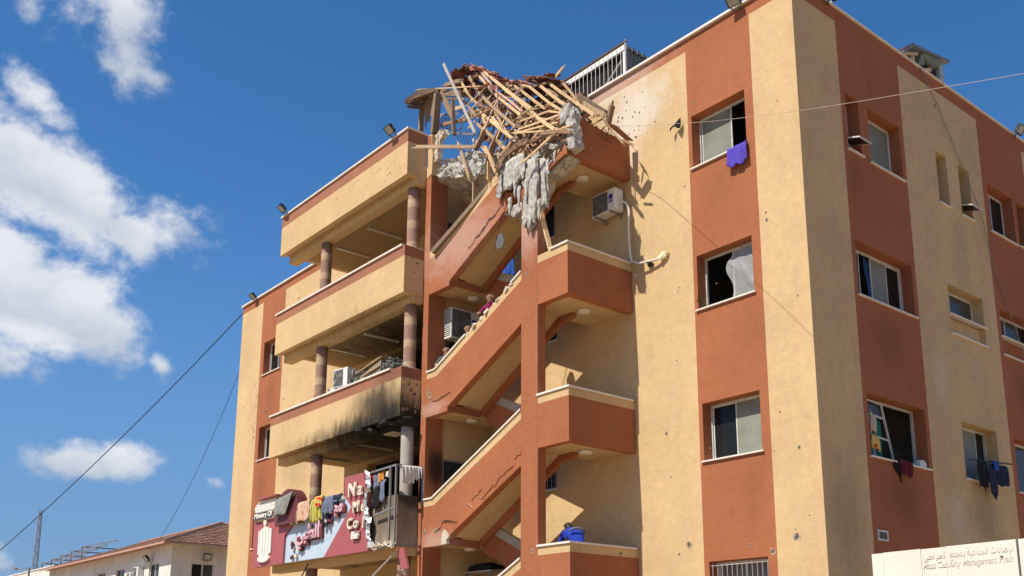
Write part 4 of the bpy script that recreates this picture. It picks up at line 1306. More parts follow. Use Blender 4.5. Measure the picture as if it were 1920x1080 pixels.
# ------------------------------------------------------------------ collapsed timber roof
ROOF = thing('collapsed_tile_roof', 'wrecked timber roof frame with broken clay tiles hanging over the stair tower', 'roof', (-8.2, -1.2, 14.0))
TIMBERS = [
    ('p', 0.06, 0.11, [(-9.95, -0.55, 17.52), (-9.13, -0.83, 16.75), (-8.33, -1.1, 15.99), (-7.49, -1.38, 15.2), (-6.66, -1.65, 14.41), (-6.01, -1.93, 13.77), (-5.07, -2.2, 12.92)]),
    ('p', 0.05, 0.1, [(-8.45, -1.0, 16.09), (-7.46, -1.38, 15.19), (-6.42, -1.75, 14.26)]),
    ('k', 0.05, 0.04, [(-10.12, -0.55, 17.61), (-9.23, -0.89, 16.68), (-8.44, -1.22, 15.87), (-7.49, -1.56, 15.03), (-6.62, -1.9, 14.22)]),
    ('p', 0.05, 0.09, [(-10.11, -0.55, 17.42), (-9.23, -0.91, 16.5), (-8.35, -1.28, 15.65), (-7.4, -1.64, 14.79), (-6.53, -2.0, 14.03)]),
    ('p', 0.05, 0.09, [(-10.29, -0.55, 17.63), (-9.34, -0.91, 16.65), (-8.35, -1.28, 15.65), (-7.43, -1.64, 14.83), (-6.52, -2.0, 14.01)]),
    ('p', 0.055, 0.1, [(-10.59, -0.6, 17.63), (-9.62, -0.98, 16.51), (-8.49, -1.35, 15.4), (-7.48, -1.72, 14.48), (-6.61, -2.1, 13.71)]),
    ('p', 0.05, 0.09, [(-10.9, -0.7, 17.64), (-10.33, -0.9, 16.97), (-9.75, -1.1, 16.27)]),
    ('p', 0.05, 0.09, [(-9.77, -1.2, 16.04), (-9.15, -1.4, 15.4)]),
    ('p', 0.055, 0.1, [(-9.35, -1.2, 15.76), (-8.5, -1.5, 15.0), (-7.61, -1.8, 14.22), (-6.76, -2.1, 13.45)]),
    ('p', 0.05, 0.09, [(-8.32, -1.4, 15.14), (-7.75, -1.63, 14.46), (-7.2, -1.87, 13.84), (-6.76, -2.1, 13.44)]),
    ('p', 0.055, 0.1, [(-8.98, -1.5, 15.07), (-8.38, -1.72, 14.52), (-7.73, -1.93, 13.98), (-7.07, -2.15, 13.41)]),
    ('p', 0.06, 0.1, [(-8.44, -1.7, 14.6), (-7.61, -1.95, 13.84), (-6.88, -2.2, 13.19)]),
    ('p', 0.05, 0.1, [(-7.67, -1.8, 14.25), (-7.13, -2.0, 13.81), (-6.62, -2.2, 13.37)]),
    ('p', 0.05, 0.09, [(-8.6, -0.55, 16.43), (-7.77, -0.9, 15.69), (-6.91, -1.25, 14.9), (-6.09, -1.6, 14.16)]),
    ('p', 0.05, 0.09, [(-8.36, -0.55, 16.34), (-7.55, -0.86, 15.76), (-6.81, -1.18, 15.06), (-6.04, -1.49, 14.33), (-5.21, -1.8, 13.61)]),
    ('p', 0.055, 0.1, [(-7.53, -0.55, 15.94), (-6.66, -0.93, 15.1), (-5.79, -1.32, 14.29), (-4.9, -1.7, 13.54)]),
    ('p', 0.055, 0.1, [(-7.12, -0.55, 15.78), (-6.19, -0.87, 14.89), (-5.31, -1.18, 14.06), (-4.47, -1.5, 13.29)]),
    ('p', 0.05, 0.08, [(-6.78, -0.4, 15.72), (-6.1, -0.7, 14.96), (-5.5, -1.0, 14.25)]),
    ('p', 0.04, 0.07, [(-6.43, -2.1, 13.78), (-6.04, -1.95, 13.8), (-5.66, -1.8, 13.83)]),
    ('p', 0.04, 0.07, [(-6.41, -2.1, 13.95), (-6.33, -1.95, 14.08), (-6.15, -1.8, 14.11)]),
    ('p', 0.04, 0.07, [(-6.37, -2.2, 13.5), (-5.81, -2.0, 13.52), (-5.26, -1.8, 13.56)]),
    ('p', 0.04, 0.06, [(-6.34, -2.25, 13.38), (-5.78, -2.08, 13.34), (-5.29, -1.9, 13.31)]),
    ('p', 0.045, 0.06, [(-6.46, -2.3, 13.4), (-5.58, -2.15, 13.12), (-4.72, -2.0, 12.88)]),
    ('p', 0.045, 0.08, [(-6.04, -1.9, 13.79), (-5.52, -2.0, 13.31), (-5.02, -2.1, 12.91)]),
    ('p', 0.05, 0.06, [(-4.91, -2.1, 12.93), (-4.56, -2.15, 12.82)]),
    ('p', 0.05, 0.06, [(-5.66, -1.8, 13.8), (-5.23, -1.8, 13.58)]),
    ('p', 0.03, 0.04, [(-5.69, -2.0, 13.27), (-5.68, -1.6, 13.74)]),
    ('p', 0.03, 0.04, [(-5.49, -2.0, 13.34), (-5.57, -1.6, 13.73)]),
    ('d', 0.06, 0.1, [(-5.52, -2.2, 13.01), (-4.94, -2.18, 12.82), (-4.56, -2.15, 12.65)]),
    ('d', 0.05, 0.11, [(-6.68, -2.0, 13.25), (-5.56, -2.05, 13.03), (-4.55, -2.1, 12.45)]),
    ('p', 0.05, 0.07, [(-5.93, -2.45, 12.35), (-5.53, -2.38, 12.51), (-5.09, -2.3, 12.71)]),
    ('p', 0.035, 0.05, [(-10.29, -1.3, 15.95), (-9.74, -1.13, 16.22), (-9.56, -0.97, 16.46), (-9.38, -0.8, 16.73)]),
    ('k', 0.035, 0.05, [(-8.11, -2.1, 13.9), (-8.29, -1.73, 14.59), (-8.46, -1.37, 15.29), (-8.62, -1.0, 15.91)]),
    ('p', 0.035, 0.05, [(-7.36, -2.1, 13.71), (-7.57, -1.7, 14.44), (-7.78, -1.3, 15.16)]),
    ('d', 0.03, 0.05, [(-9.31, -1.5, 15.34), (-8.71, -1.55, 15.24), (-8.2, -1.6, 15.12)]),
    ('d', 0.06, 0.16, [(-8.08, -2.2, 13.68), (-8.11, -2.05, 13.99), (-8.14, -1.9, 14.31)]),
    ('d', 0.06, 0.2, [(-7.46, -2.3, 13.1), (-7.48, -2.1, 13.58), (-7.48, -1.9, 14.02)]),
    ('d', 0.06, 0.18, [(-7.02, -2.35, 12.67), (-6.93, -2.23, 13.0), (-6.62, -2.12, 13.14), (-6.39, -2.0, 13.26)]),
    ('p', 0.05, 0.08, [(-6.97, -2.3, 13.01), (-6.88, -2.15, 13.24), (-6.82, -2.0, 13.55)]),
    ('p', 0.06, 0.14, [(-7.58, -2.3, 13.5), (-7.35, -2.3, 13.1), (-7.12, -2.3, 12.63)]),
    ('p', 0.05, 0.09, [(-7.11, -2.25, 13.09), (-6.94, -2.3, 12.81)]),
    ('p', 0.05, 0.12, [(-7.54, -2.2, 13.11), (-7.61, -2.15, 12.66)]),
    ('p2', 0.05, 0.13, [(-8.52, -1.9, 13.61), (-8.54, -1.9, 12.48)]),
    ('p', 0.05, 0.1, [(-8.87, -2.2, 14.2), (-8.58, -2.22, 13.61), (-8.3, -2.25, 12.96)]),
    ('p2', 0.05, 0.14, [(-9.65, -3.0, 14.13), (-8.91, -2.45, 14.02), (-8.41, -1.9, 13.99)]),
    ('w', 0.04, 0.075, [(-11.04, -1.2, 18.02), (-10.29, -1.38, 16.92), (-9.81, -1.55, 16.27), (-9.26, -1.72, 15.52), (-8.55, -1.9, 14.48)]),
    ('p', 0.04, 0.05, [(-11.43, -1.8, 17.13), (-10.45, -1.4, 16.88), (-9.54, -1.0, 16.66)]),
    ('p', 0.05, 0.11, [(-6.94, -0.5, 15.86), (-6.39, -0.7, 15.81)]),
    ('o', 0.09, 0.13, [(-11.52, -1.6, 16.72), (-11.55, -1.6, 16.32), (-11.55, -1.6, 15.91)]),
    ('o', 0.11, 0.2, [(-10.58, -1.7, 16.63), (-10.64, -1.7, 16.03), (-10.71, -1.7, 15.44)]),
    ('o', 0.09, 0.14, [(-10.69, -1.5, 16.76), (-10.3, -1.55, 16.18), (-9.95, -1.6, 15.66)]),
    ('o', 0.05, 0.1, [(-9.84, -1.7, 16.08), (-9.74, -1.75, 15.61), (-9.6, -1.8, 14.9)]),
    ('o', 0.05, 0.16, [(-11.27, -2.3, 16.48), (-11.15, -1.9, 16.88), (-10.82, -1.5, 16.94)]),
    ('o', 0.05, 0.1, [(-11.27, -2.3, 16.46), (-11.85, -1.4, 16.97)]),
    ('x', 0.05, 0.08, [(-11.36, -2.2, 16.4), (-11.73, -1.5, 16.78)]),
    ('o', 0.06, 0.18, [(-11.46, -1.7, 17.1), (-10.89, -1.45, 16.92), (-9.91, -1.2, 16.51)]),
    ('o', 0.06, 0.12, [(-11.22, -1.0, 17.49), (-10.92, -0.9, 17.49), (-10.74, -0.8, 17.49)]),
    ('d', 0.06, 0.12, [(-10.66, -1.5, 15.77), (-10.23, -1.45, 15.67), (-9.59, -1.4, 15.5)]),
    ('d', 0.05, 0.08, [(-10.91, -1.4, 16.77), (-10.15, -1.3, 16.41)]),
    ('x', 0.05, 0.06, [(-10.48, -1.4, 15.48), (-8.95, -1.6, 14.7)]),
    ('p', 0.05, 0.09, [(-10.49, -1.0, 16.78), (-9.97, -1.1, 16.25)]),
    ('p', 0.05, 0.16, [(-10.34, -1.3, 16.19), (-9.88, -1.3, 16.08)]),
    ('d', 0.06, 0.12, [(-10.59, -0.6, 17.6), (-9.92, -0.5, 17.47)]),
    ('d', 0.06, 0.16, [(-9.64, -0.9, 16.42), (-9.21, -1.0, 15.58)]),
    ('d', 0.05, 0.1, [(-9.94, -0.9, 16.46), (-9.36, -1.0, 15.86)]),
    ('p', 0.05, 0.1, [(-8.61, -1.6, 15.06), (-8.35, -1.7, 14.7)]),
    ('p', 0.05, 0.1, [(-8.18, -1.6, 14.85), (-7.77, -1.7, 14.42)]),
    ('d', 0.05, 0.08, [(-8.51, -0.7, 16.18), (-8.0, -0.65, 15.99), (-7.06, -0.6, 15.74)]),
    ('p2', 0.08, 0.14, [(-9.25, -0.5, 16.8), (-8.66, -0.5, 16.47)]),
    ('d', 0.06, 0.1, [(-9.56, -0.4, 17.19), (-9.02, -0.4, 16.85)]),
    ('d', 0.06, 0.16, [(-6.87, -0.6, 15.34), (-6.44, -0.5, 15.19)]),
    ('p2', 0.05, 0.14, [(-7.09, -0.6, 15.53), (-6.69, -0.6, 15.18)]),
    ('d', 0.06, 0.22, [(-5.77, -1.2, 14.26), (-5.64, -0.9, 14.37)]),
    ('p', 0.04, 0.06, [(-6.14, -1.5, 14.27), (-6.06, -1.2, 14.54)]),
    ('o', 0.07, 0.16, [(-6.01, -0.5, 14.86), (-5.3, -0.75, 14.22), (-4.58, -1.0, 13.56)]),
    ('o', 0.1, 0.16, [(-4.21, -1.15, 13.55), (-4.34, -1.1, 13.38), (-4.45, -1.05, 13.22)]),
    ('p', 0.04, 0.06, [(-4.41, -1.25, 13.25), (-4.3, -1.07, 12.94), (-4.14, -0.9, 12.64)]),
    ('p', 0.05, 0.1, [(-4.43, -0.6, 12.94), (-4.36, -0.4, 12.9)]),
    ('p', 0.04, 0.05, [(-4.43, -0.3, 12.94), (-4.25, -0.35, 12.7)]),
    ('p', 0.04, 0.07, [(-4.69, -1.3, 13.42), (-4.68, -1.1, 13.53)]),
    ('p', 0.05, 0.1, [(-5.6, -1.0, 14.31), (-5.11, -1.15, 13.87), (-4.64, -1.3, 13.42)]),
    ('p2', 0.05, 0.2, [(-5.53, -0.8, 14.33), (-4.99, -0.97, 13.84), (-4.47, -1.15, 13.41)]),
]
KIND = {'p': ('rafter', 'pine'), 'p2': ('plank', 'pine2'), 'k': ('batten', 'pink'), 'd': ('board', 'darkwood'), 'o': ('post', 'oldwood'), 'w': ('plank', 'greywood'), 'x': ('bar', 'steel')}
rn_t = random.Random(2)
for (k, wd, ht, pts) in TIMBERS:
    mb = MB()
    nm, mt = KIND[k]
    if k in ('p', 'p2'):
        wd, ht = wd * 0.72, ht * 0.66
    elif k == 'd':
        ht *= 0.8
    if k == 'p' and rn_t.random() < .22:
        mt = rn_t.choice(('pine2', 'pine2', 'oldwood'))
    mb.poly_beam(pts, wd, ht)
    for e0, e1 in ((pts[0], pts[1]), (pts[-1], pts[-2])):      # splintered ends
        d = (Vector(e0) - Vector(e1)).normalized()
        for _ in range(3):
            o_ = Vector((rn_t.uniform(-1, 1) * wd * .3, rn_t.uniform(-1, 1) * wd * .3, rn_t.uniform(-1, 1) * ht * .35))
            mb.beam(Vector(e0) - d * .03 + o_, Vector(e0) + d * rn_t.uniform(.04, .16) + o_ * 1.2, wd * .45, ht * .35, taper=.15)
    if k == 'p' and ht < 0.05:
        nm = 'batten'
    if k == 'o' and abs(pts[0][2] - pts[-1][2]) < 0.6:
        nm = 'beam'
    mb.build(nm, M[mt], ROOF)
# splintered lengths left among the rafters
rnd = random.Random(5)
for i in range(46):
    u = rnd.random()
    x = -10.1 + 5.2 * u
    ztop = 17.0 - (x + 10.1) * 0.66
    zbot = 14.6 - (x + 10.1) * 0.42
    z = rnd.uniform(zbot, ztop)
    y = rnd.uniform(-1.7, -0.35)
    L = rnd.uniform(0.25, 0.95)
    an = rnd.choice((-0.75, -0.75, -0.6, 0.45, 0.9, 1.2)) + rnd.uniform(-.3, .3)
    d = Vector((math.cos(an), rnd.uniform(-.5, .3), math.sin(an))).normalized() * L / 2
    c = Vector((x, y, z))
    mb = MB()
    mb.beam(c - d, c + d, rnd.uniform(.02, .035), rnd.uniform(.025, .06), taper=rnd.uniform(.4, 1))
    mb.build('splinter', M[rnd.choice(('pine', 'pine', 'pine2', 'pink', 'darkwood'))], ROOF)
# tiling battens still nailed across the rafters
for i in range(22):
    f = (i + rnd.uniform(.1, .9)) / 22
    x = -9.9 + 4.6 * f
    zt = 16.9 - (x + 9.9) * 0.64
    L = rnd.uniform(0.7, 1.7)
    s_ = rnd.uniform(0.1, 0.75)
    p0 = Vector((x - 0.05, -0.62 - 1.2 * s_, zt - 1.9 * s_ - .1))
    d = Vector((0.42, 0.28, 0.72)).normalized() if i % 3 else Vector((0.95, 0.05, 0.16)).normalized()
    d += Vector((rnd.uniform(-.12, .12), rnd.uniform(-.08, .08), rnd.uniform(-.12, .12)))
    mb = MB()
    mb.poly_beam([p0 - d * L * .5, p0 + Vector((0, -.03, -.02)), p0 + d * L * .5], 0.022, 0.032)
    mb.build('batten', M[rnd.choice(('pine', 'pine2', 'pink', 'pine'))], ROOF)
# dark sheathing boards and purlins under the tiles, seen from below
for i in range(96):
    u = rnd.random()
    x = -10.3 + 4.4 * u
    ztop = 17.35 - (x + 10.3) * 0.60
    zbot = 15.2 - (x + 10.3) * 0.44
    z = zbot + (ztop - zbot) * rnd.random() ** 0.7
    y = -0.12 - 0.5 * (ztop - z) / max(.3, (ztop - zbot)) + rnd.uniform(-.12, .12)
    L = rnd.uniform(0.5, 1.5)
    an = rnd.choice((-0.3, -0.35, -0.25, -.9, 1.1)) + rnd.uniform(-.18, .18)
    d = Vector((math.cos(an), rnd.uniform(-.15, .15), math.sin(an))).normalized() * L / 2
    c = Vector((x, y, z))
    mb = MB()
    mb.beam(c - d, c + d, 0.025, rnd.uniform(.09, .2), up=(0, 0.25, 1))
    mb.build('board', M['darkwood'], ROOF)
# torn plywood under the left eave
mb = MB()
mb.prism([(-11.46, 16.98), (-10.9, 16.74), (-10.88, 16.45), (-10.95, 16.1), (-11.05, 16.22), (-11.12, 16.02), (-11.22, 16.1), (-11.3, 15.9), (-11.36, 16.36), (-11.45, 16.66)], 'xz', -1.62, -1.6, 0)
mb.build('plywood_sheet', M['oldwood'], ROOF)
mb = MB()
mb.hexa([(-11.27, -2.3, 16.50), (-11.84, -1.4, 17.0), (-10.9, -1.3, 16.98), (-10.85, -1.6, 16.9), (-11.27, -2.3, 16.53), (-11.84, -1.4, 17.03), (-10.9, -1.3, 17.01), (-10.85, -1.6, 16.93)])
mb.build('plywood_sheet', M['oldwood'], ROOF)
for i in range(4):
    mb = MB()
    x, z = -10.3 + i * 1.0, 16.1 - i * 0.5
    P = [(x + rnd.uniform(-.35, .35), z + rnd.uniform(-.4, .4)) for _ in range(3)] + [(x + .4, z - .3)]
    P.sort(key=lambda q: math.atan2(q[1] - z, q[0] - x))
    mb.prism(P, 'xz', -0.95, -0.93, 0)
    mb.build('plywood_sheet', M['darkwood'], ROOF)


# clay tiles, one object each
def tile_mesh():
    mb = MB()
    n = 5
    vs = []
    for top in (0, 1):
        for j in range(2):
            for i in range(n + 1):
                t = i / n
                vs.append((-0.12 + 0.24 * t, -0.2 + 0.4 * j, 0.035 * math.sin(t * math.pi * 2) * 0.9 + (0.016 if top else 0)))
    k = 2 * (n + 1)
    fs = []
    for i in range(n):
        fs.append((i, i + 1, n + 2 + i, n + 1 + i))
        fs.append((k + i, k + n + 1 + i, k + n + 2 + i, k + i + 1))
        fs.append((i, k + i, k + i + 1, i + 1))
        fs.append((n + 1 + i, n + 2 + i, k + n + 2 + i, k + n + 1 + i))
    fs.append((0, n + 1, k + n + 1, k))
    fs.append((n, k + n, k + 2 * n + 1, 2 * n + 1))
    mb.mesh(vs, fs)
    return mb


tile0 = tile_mesh().build('tile', M['tile'], ROOF)
tile_pale = tile0.data.copy()
tile_pale.materials[0] = M['tile_pale']
WLT = []


def put_tile(p, rot, pale=False):
    global tile0
    if not WLT:
        o = tile0
    else:
        o = tile0.copy()
        C.objects.link(o)
    if pale:
        o.data = tile_pale
    WLT.append(o)
    o.parent = ROOF
    o.matrix_parent_inverse = Matrix.Translation(-WLOC[ROOF.name])
    o.location = p
    o.rotation_euler = rot


def along(pts, t):
    n = len(pts) - 1
    i = min(int(t * n), n - 1)
    f = t * n - i
    return Vector(pts[i]).lerp(Vector(pts[i + 1]), f)


R1 = [(-11.25, -0.55, 17.6), (-10.95, -0.5, 17.95), (-10.6, -0.5, 17.9), (-10.2, -0.5, 17.72), (-9.85, -0.5, 17.45), (-9.4, -0.5, 17.1), (-9.0, -0.5, 16.8)]
R2 = [(-8.7, -0.5, 16.55), (-8.2, -0.5, 16.3), (-7.8, -0.5, 16.2), (-7.4, -0.5, 16.05), (-7.15, -0.5, 16.05), (-6.95, -0.5, 15.85)]
for row in range(4):
    for i in range(17 if row < 3 else 10):
        t = (i + rnd.uniform(0, .8)) / 17
        p = along(R1, min(t, 1)) + Vector((rnd.uniform(-.05, .05), rnd.uniform(-.2, .1) + row * .24, -row * 0.10 + rnd.uniform(-.05, .04)))
        put_tile(p, (rnd.uniform(-.35, .35) + 0.35 * (1 if row else 0), 0.62 * (1 if t > .3 else -.6) + rnd.uniform(-.3, .3), rnd.uniform(-.3, .3)), rnd.random() < (.15 if t < .5 else .5))
for row in range(5):
    for i in range(13):
        t = (i + rnd.uniform(0, .8)) / 13
        p = along(R2, min(t, 1)) + Vector((rnd.uniform(-.05, .05), rnd.uniform(-.2, .1) + row * .2, -row * 0.07 + rnd.uniform(-.06, .04)))
        put_tile(p, (rnd.uniform(-.4, .4) + 0.3, 0.45 + rnd.uniform(-.4, .4), rnd.uniform(-.5, .5)), rnd.random() < .22)
for i in range(26):    # scattered along the sagging slopes
    x = rnd.uniform(-10.2, -5.6)
    z = 17.2 - (x + 10.2) * 0.62 - rnd.uniform(0, 1.0)
    put_tile((x, rnd.uniform(-1.2, -.3), z), (rnd.uniform(-1, 1), rnd.uniform(-.2, 1.2), rnd.uniform(-1, 1)), rnd.random() < .3)
mb = MB()      # a slipped sheet of underlay on the right eave
mb.hexa([(-4.72, -0.85, 13.42), (-4.55, -0.7, 13.35), (-4.5, -0.15, 13.12), (-4.7, -0.2, 13.2), (-4.72, -0.85, 13.44), (-4.55, -0.7, 13.37), (-4.5, -0.15, 13.14), (-4.7, -0.2, 13.22)])
mb.build('underlay_sheet', M['tile_pale'], ROOF)

# loose boards lying on the tower, each a thing of its own
def loose(name, label, pts, wd, ht, mt, cat='board', group=None):
    mb = MB()
    mb.poly_beam(pts, wd, ht)
    return mb.build(name, M[mt], None, label=label, cat=cat, group=group)


loose('fallen_beam', 'long grey beam slid down onto the cracked stair parapet', [(-9.98, -2.16, 11.50), (-9.0, -2.12, 11.93), (-8.0, -2.06, 12.42), (-7.3, -2.0, 12.78)], 0.09, 0.13, 'oldwood', 'beam')
loose('leaning_plank', 'pale plank standing on the parapet below the air conditioner', [(-5.66, -2.12, 11.2), (-5.6, -2.09, 10.86), (-5.43, -2.0, 10.07)], 0.035, 0.13, 'pine', 'plank')

# debris fringe at the foot of the wreck: kindling size pieces
kd = MB()
for i in range(90):
    x = rnd.uniform(-8.2, -4.8)
    z = 13.1 - (x + 8.2) * 0.16 + rnd.uniform(-.25, .55)
    y = rnd.uniform(-2.2, -1.2)
    an = rnd.uniform(-1.4, 1.4)
    d = Vector((math.cos(an), rnd.uniform(-.6, .6), math.sin(an))).normalized() * rnd.uniform(.08, .3)
    c = Vector((x, y, z))
    kd.beam(c - d, c + d, rnd.uniform(.008, .016), rnd.uniform(.01, .026), rnd.choice((0, 1, 2, 2)), taper=rnd.uniform(.2, 1))
kd.build('kindling', [M['pine'], M['pine2'], M['darkwood']], ROOF, kind='stuff')

# ------------------------------------------------------------------ roof railing, roof shelter, roof cabin
t = thing('roof_railing', 'steel bar railing on the roof edge above the pale wall', 'railing', (-6.3, 0.05, 15.16))
mb = MB()
mb.beam((-9.6, 0.05, 16.09), (-4.86, 0.05, 16.1), 0.05, 0.05)
mb.build('handrail', M['rust'], t)
for i in range(30):
    x = -4.9 - i * 0.152
    mb = MB()
    mb.tube([(x, 0.05, 15.157), (x, 0.05, 16.07)], 0.009, 6)
    mb.build('baluster', M['steel_pale'], t)
mb = MB()
mb.beam((-4.88, 0.05, 15.157), (-4.88, 0.05, 16.16), 0.04, 0.04)
mb.build('post', M['steel_pale'], t)

t = thing('roof_shelter', 'dark brush walled shelter with white fascia behind the roof railing', 'shed', (-7.2, 1.9, 14.4))
mb = MB()
mb.mm(-9.5, -5.42, 0.62, 2.9, 14.42, 16.3)
mb.build('brush_wall', M['brush'] if 'brush' in M else simple('dry brush screen', (0.010, 0.008, 0.007), 0.95, var=0.5, scale=14, bump=1.0, bscale=30), t)
mb = MB()
rnd = random.Random(31)
for i in range(420):     # straws sticking out of the brush screen
    x, z = rnd.uniform(-9.4, -5.45), rnd.uniform(14.9, 16.3)
    mb.beam((x, 0.6, z), (x + rnd.uniform(-.12, .12), 0.6 - rnd.uniform(.02, .07), z - rnd.uniform(.05, .25)), 0.006, 0.01)
mb.build('brush_straw', simple('dry straw', (0.03, 0.024, 0.019), 0.95, var=0.5, scale=20), t, kind='stuff')
mb = MB()
mb.mm(-9.6, -5.36, 0.5, 0.56, 16.32, 16.5)
mb.build('fascia', M['white'], t)
mb = MB()
mb.mm(-9.6, -5.34, 0.57, 3.2, 16.40, 16.46)
for i in range(14):
    mb.mm(-5.34, -5.31, 0.57 + i * .19, 0.66 + i * .19, 16.36, 16.46)
mb.build('roof_sheet', M['steel'], t)
mb = MB()
for i in range(28):
    mb.beam((-5.40 + (0.012 if i % 2 else 0), 0.66 + i * 0.08, 14.42), (-5.40 + (0.012 if i % 2 else 0), 0.66 + i * 0.08, 16.36), 0.02, 0.079, up=(1, 0, 0))
mb.build('wall_sheet', simple('grey corrugated sheet', (0.30, 0.30, 0.28), 0.6, 0.2, var=0.15, scale=4), t)
mb = MB()
mb.mm(-5.43, -5.36, 0.52, 0.60, 14.42, 16.32)
mb.build('post', M['white'], t)
mb = MB()
mb.beam((-6.5, 0.45, 15.2), (-5.45, 0.5, 16.05), 0.03, 0.03)
mb.build('brace', M['steel_pale'], t)

t = thing('roof_cabin', 'small ramshackle roof hut with a tiled lean-to at the side parapet', 'hut', (-0.9, 6.1, 14.4))
mb = MB()
mb.prism([(4.95, 15.56), (5.5, 15.97), (7.35, 16.28), (7.35, 16.22), (5.5, 15.90), (4.98, 15.50)], 'yz', -1.9, -0.18, 0)
mb.build('roof_board', M['steel'], t)
for i in range(3):
    for j in range(7):
        a = (i + .5) / 3
        mb = MB()
        y, z = 4.98 + .52 * a, 15.6 + .39 * a
        mb.box((-0.3 - j * 0.24, y, z), (0.22, 0.24, 0.03), 0, Matrix.Rotation(0.63 + random.uniform(-.06, .06), 3, 'X'))
        mb.build('tile', M['tile'], t)
mb = MB()
mb.mm(-1.75, -0.34, 6.05, 6.95, 14.42, 15.84)
mb.build('inner_wall', M['burnt'], t)
mb = MB()
mb.prism([(6.02, 15.95), (6.25, 15.78), (6.75, 15.85), (7.0, 16.12), (6.1, 15.98)], 'yz', -0.33, -0.22, 0)
mb.prism([(5.75, 15.55), (6.05, 15.62), (6.12, 15.96), (5.95, 15.9)], 'yz', -0.36, -0.24, 0)
mb.build('wall_board', simple('greenish board', (0.17, 0.18, 0.13), 0.8, var=0.3, scale=6), t)
mb = MB()
mb.mm(-0.40, -0.25, 6.86, 7.05, 14.42, 16.1)
mb.build('post', simple('pale grey post', (0.33, 0.36, 0.38), 0.7), t)
mb = MB()
mb.beam((-0.25, 5.15, 15.58), (-0.25, 5.75, 15.82), 0.05, 0.06)
mb.beam((-0.25, 5.48, 15.1), (-0.25, 5.5, 15.72), 0.06, 0.07, up=(1, 0, 0))
mb.beam((-0.25, 5.9, 15.4), (-0.25, 6.35, 15.62), 0.08, 0.09)
mb.build('strut', M['pine2'], t)
mb = MB()
mb.lathe((-0.5, 5.72, 15.3), [(0.14, -0.85), (0.16, 0.1), (0.15, 0.36), (0.05, 0.42)], 14)
mb.build('water_tank', simple('mossy tank', (0.22, 0.22, 0.16), 0.7, var=0.3, scale=7), t, smooth=True)

# ------------------------------------------------------------------ floodlights
def floodlight(name, label, loc, rotz, tilt, s=1.0, group='floodlights along the roof edges'):
    """bracketed square floodlight; local -Y is the way it shines"""
    t = thing(name, label, 'floodlight', loc, group, rot=(0, 0, rotz))
    rm = Matrix.Rotation(tilt, 3, 'X')
    c = Vector((0, -0.16, 0.07)) * s

    def bx(nm, ctr, d, mt, par=t):
        mb = MB()
        mb.box(rm @ (Vector(ctr) * s) + c, Vector(d) * s, 0, rm)
        return mb.build(nm, M[mt], par, local=True)
    h = bx('housing', (0, 0.03, 0), (0.30, 0.05, 0.26), 'black')
    bx('lens', (0, -0.008, 0), (0.26, 0.012, 0.22), 'lampglass', h)
    for sx in (-1, 1):
        mb = MB()
        mb.box(rm @ (Vector((sx * 0.145, -0.008, 0)) * s) + c, Vector((0.02, 0.03, 0.26)) * s, 0, rm)
        mb.box(rm @ (Vector((0, -0.008, sx * 0.122)) * s) + c, Vector((0.27, 0.03, 0.02)) * s, 0, rm)
        mb.build('rim', M['black'], h, local=True)
    for i in range(7):
        bx('fin', (-0.12 + i * 0.04, 0.07, 0), (0.008, 0.04, 0.2), 'black', h)
    mb = MB()
    for sx in (-1, 1):
        mb.beam(Vector((sx * 0.16, -0.15, 0.07)) * s, Vector((sx * 0.1, 0.02, -0.06)) * s, 0.012, 0.03)
    mb.beam(Vector((-0.11, 0.02, -0.06)) * s, Vector((0.11, 0.02, -0.06)) * s, 0.03, 0.02)
    mb.build('bracket', M['steel'], t, local=True)
    mb = MB()
    mb.tube([Vector(q) * s for q in ((0.03, 0.0, 0.02), (0.08, 0.03, -0.08), (0.02, 0.08, -0.1), (-0.06, 0.1, -0.03))], 0.008, 5)
    mb.build('cable', M['black'], t, local=True)
    return t


floodlight('floodlight', 'floodlight on the roof edge just left of the building corner', (-1.36, -0.06, 15.10), 0.1, R(42))
floodlight('floodlight', 'floodlight on the roof edge just right of the building corner', (0.06, 1.28, 15.12), R(90), R(30))
floodlight('floodlight', 'floodlight at the far right end of the side roof edge', (0.06, 10.25, 15.10), R(90), R(30))
floodlight('floodlight', 'floodlight on the top balcony coping beside the wrecked roof', (-11.15, -2.76, 15.24), 0.0, R(48))
floodlight('floodlight', 'floodlight on the left corner of the top balcony coping', (-17.62, -2.76, 15.24), -0.2, R(48))
floodlight('floodlight', 'floodlight on the roof edge at the far left end of the building', (-25.5, -0.06, 15.10), 0.0, R(48))

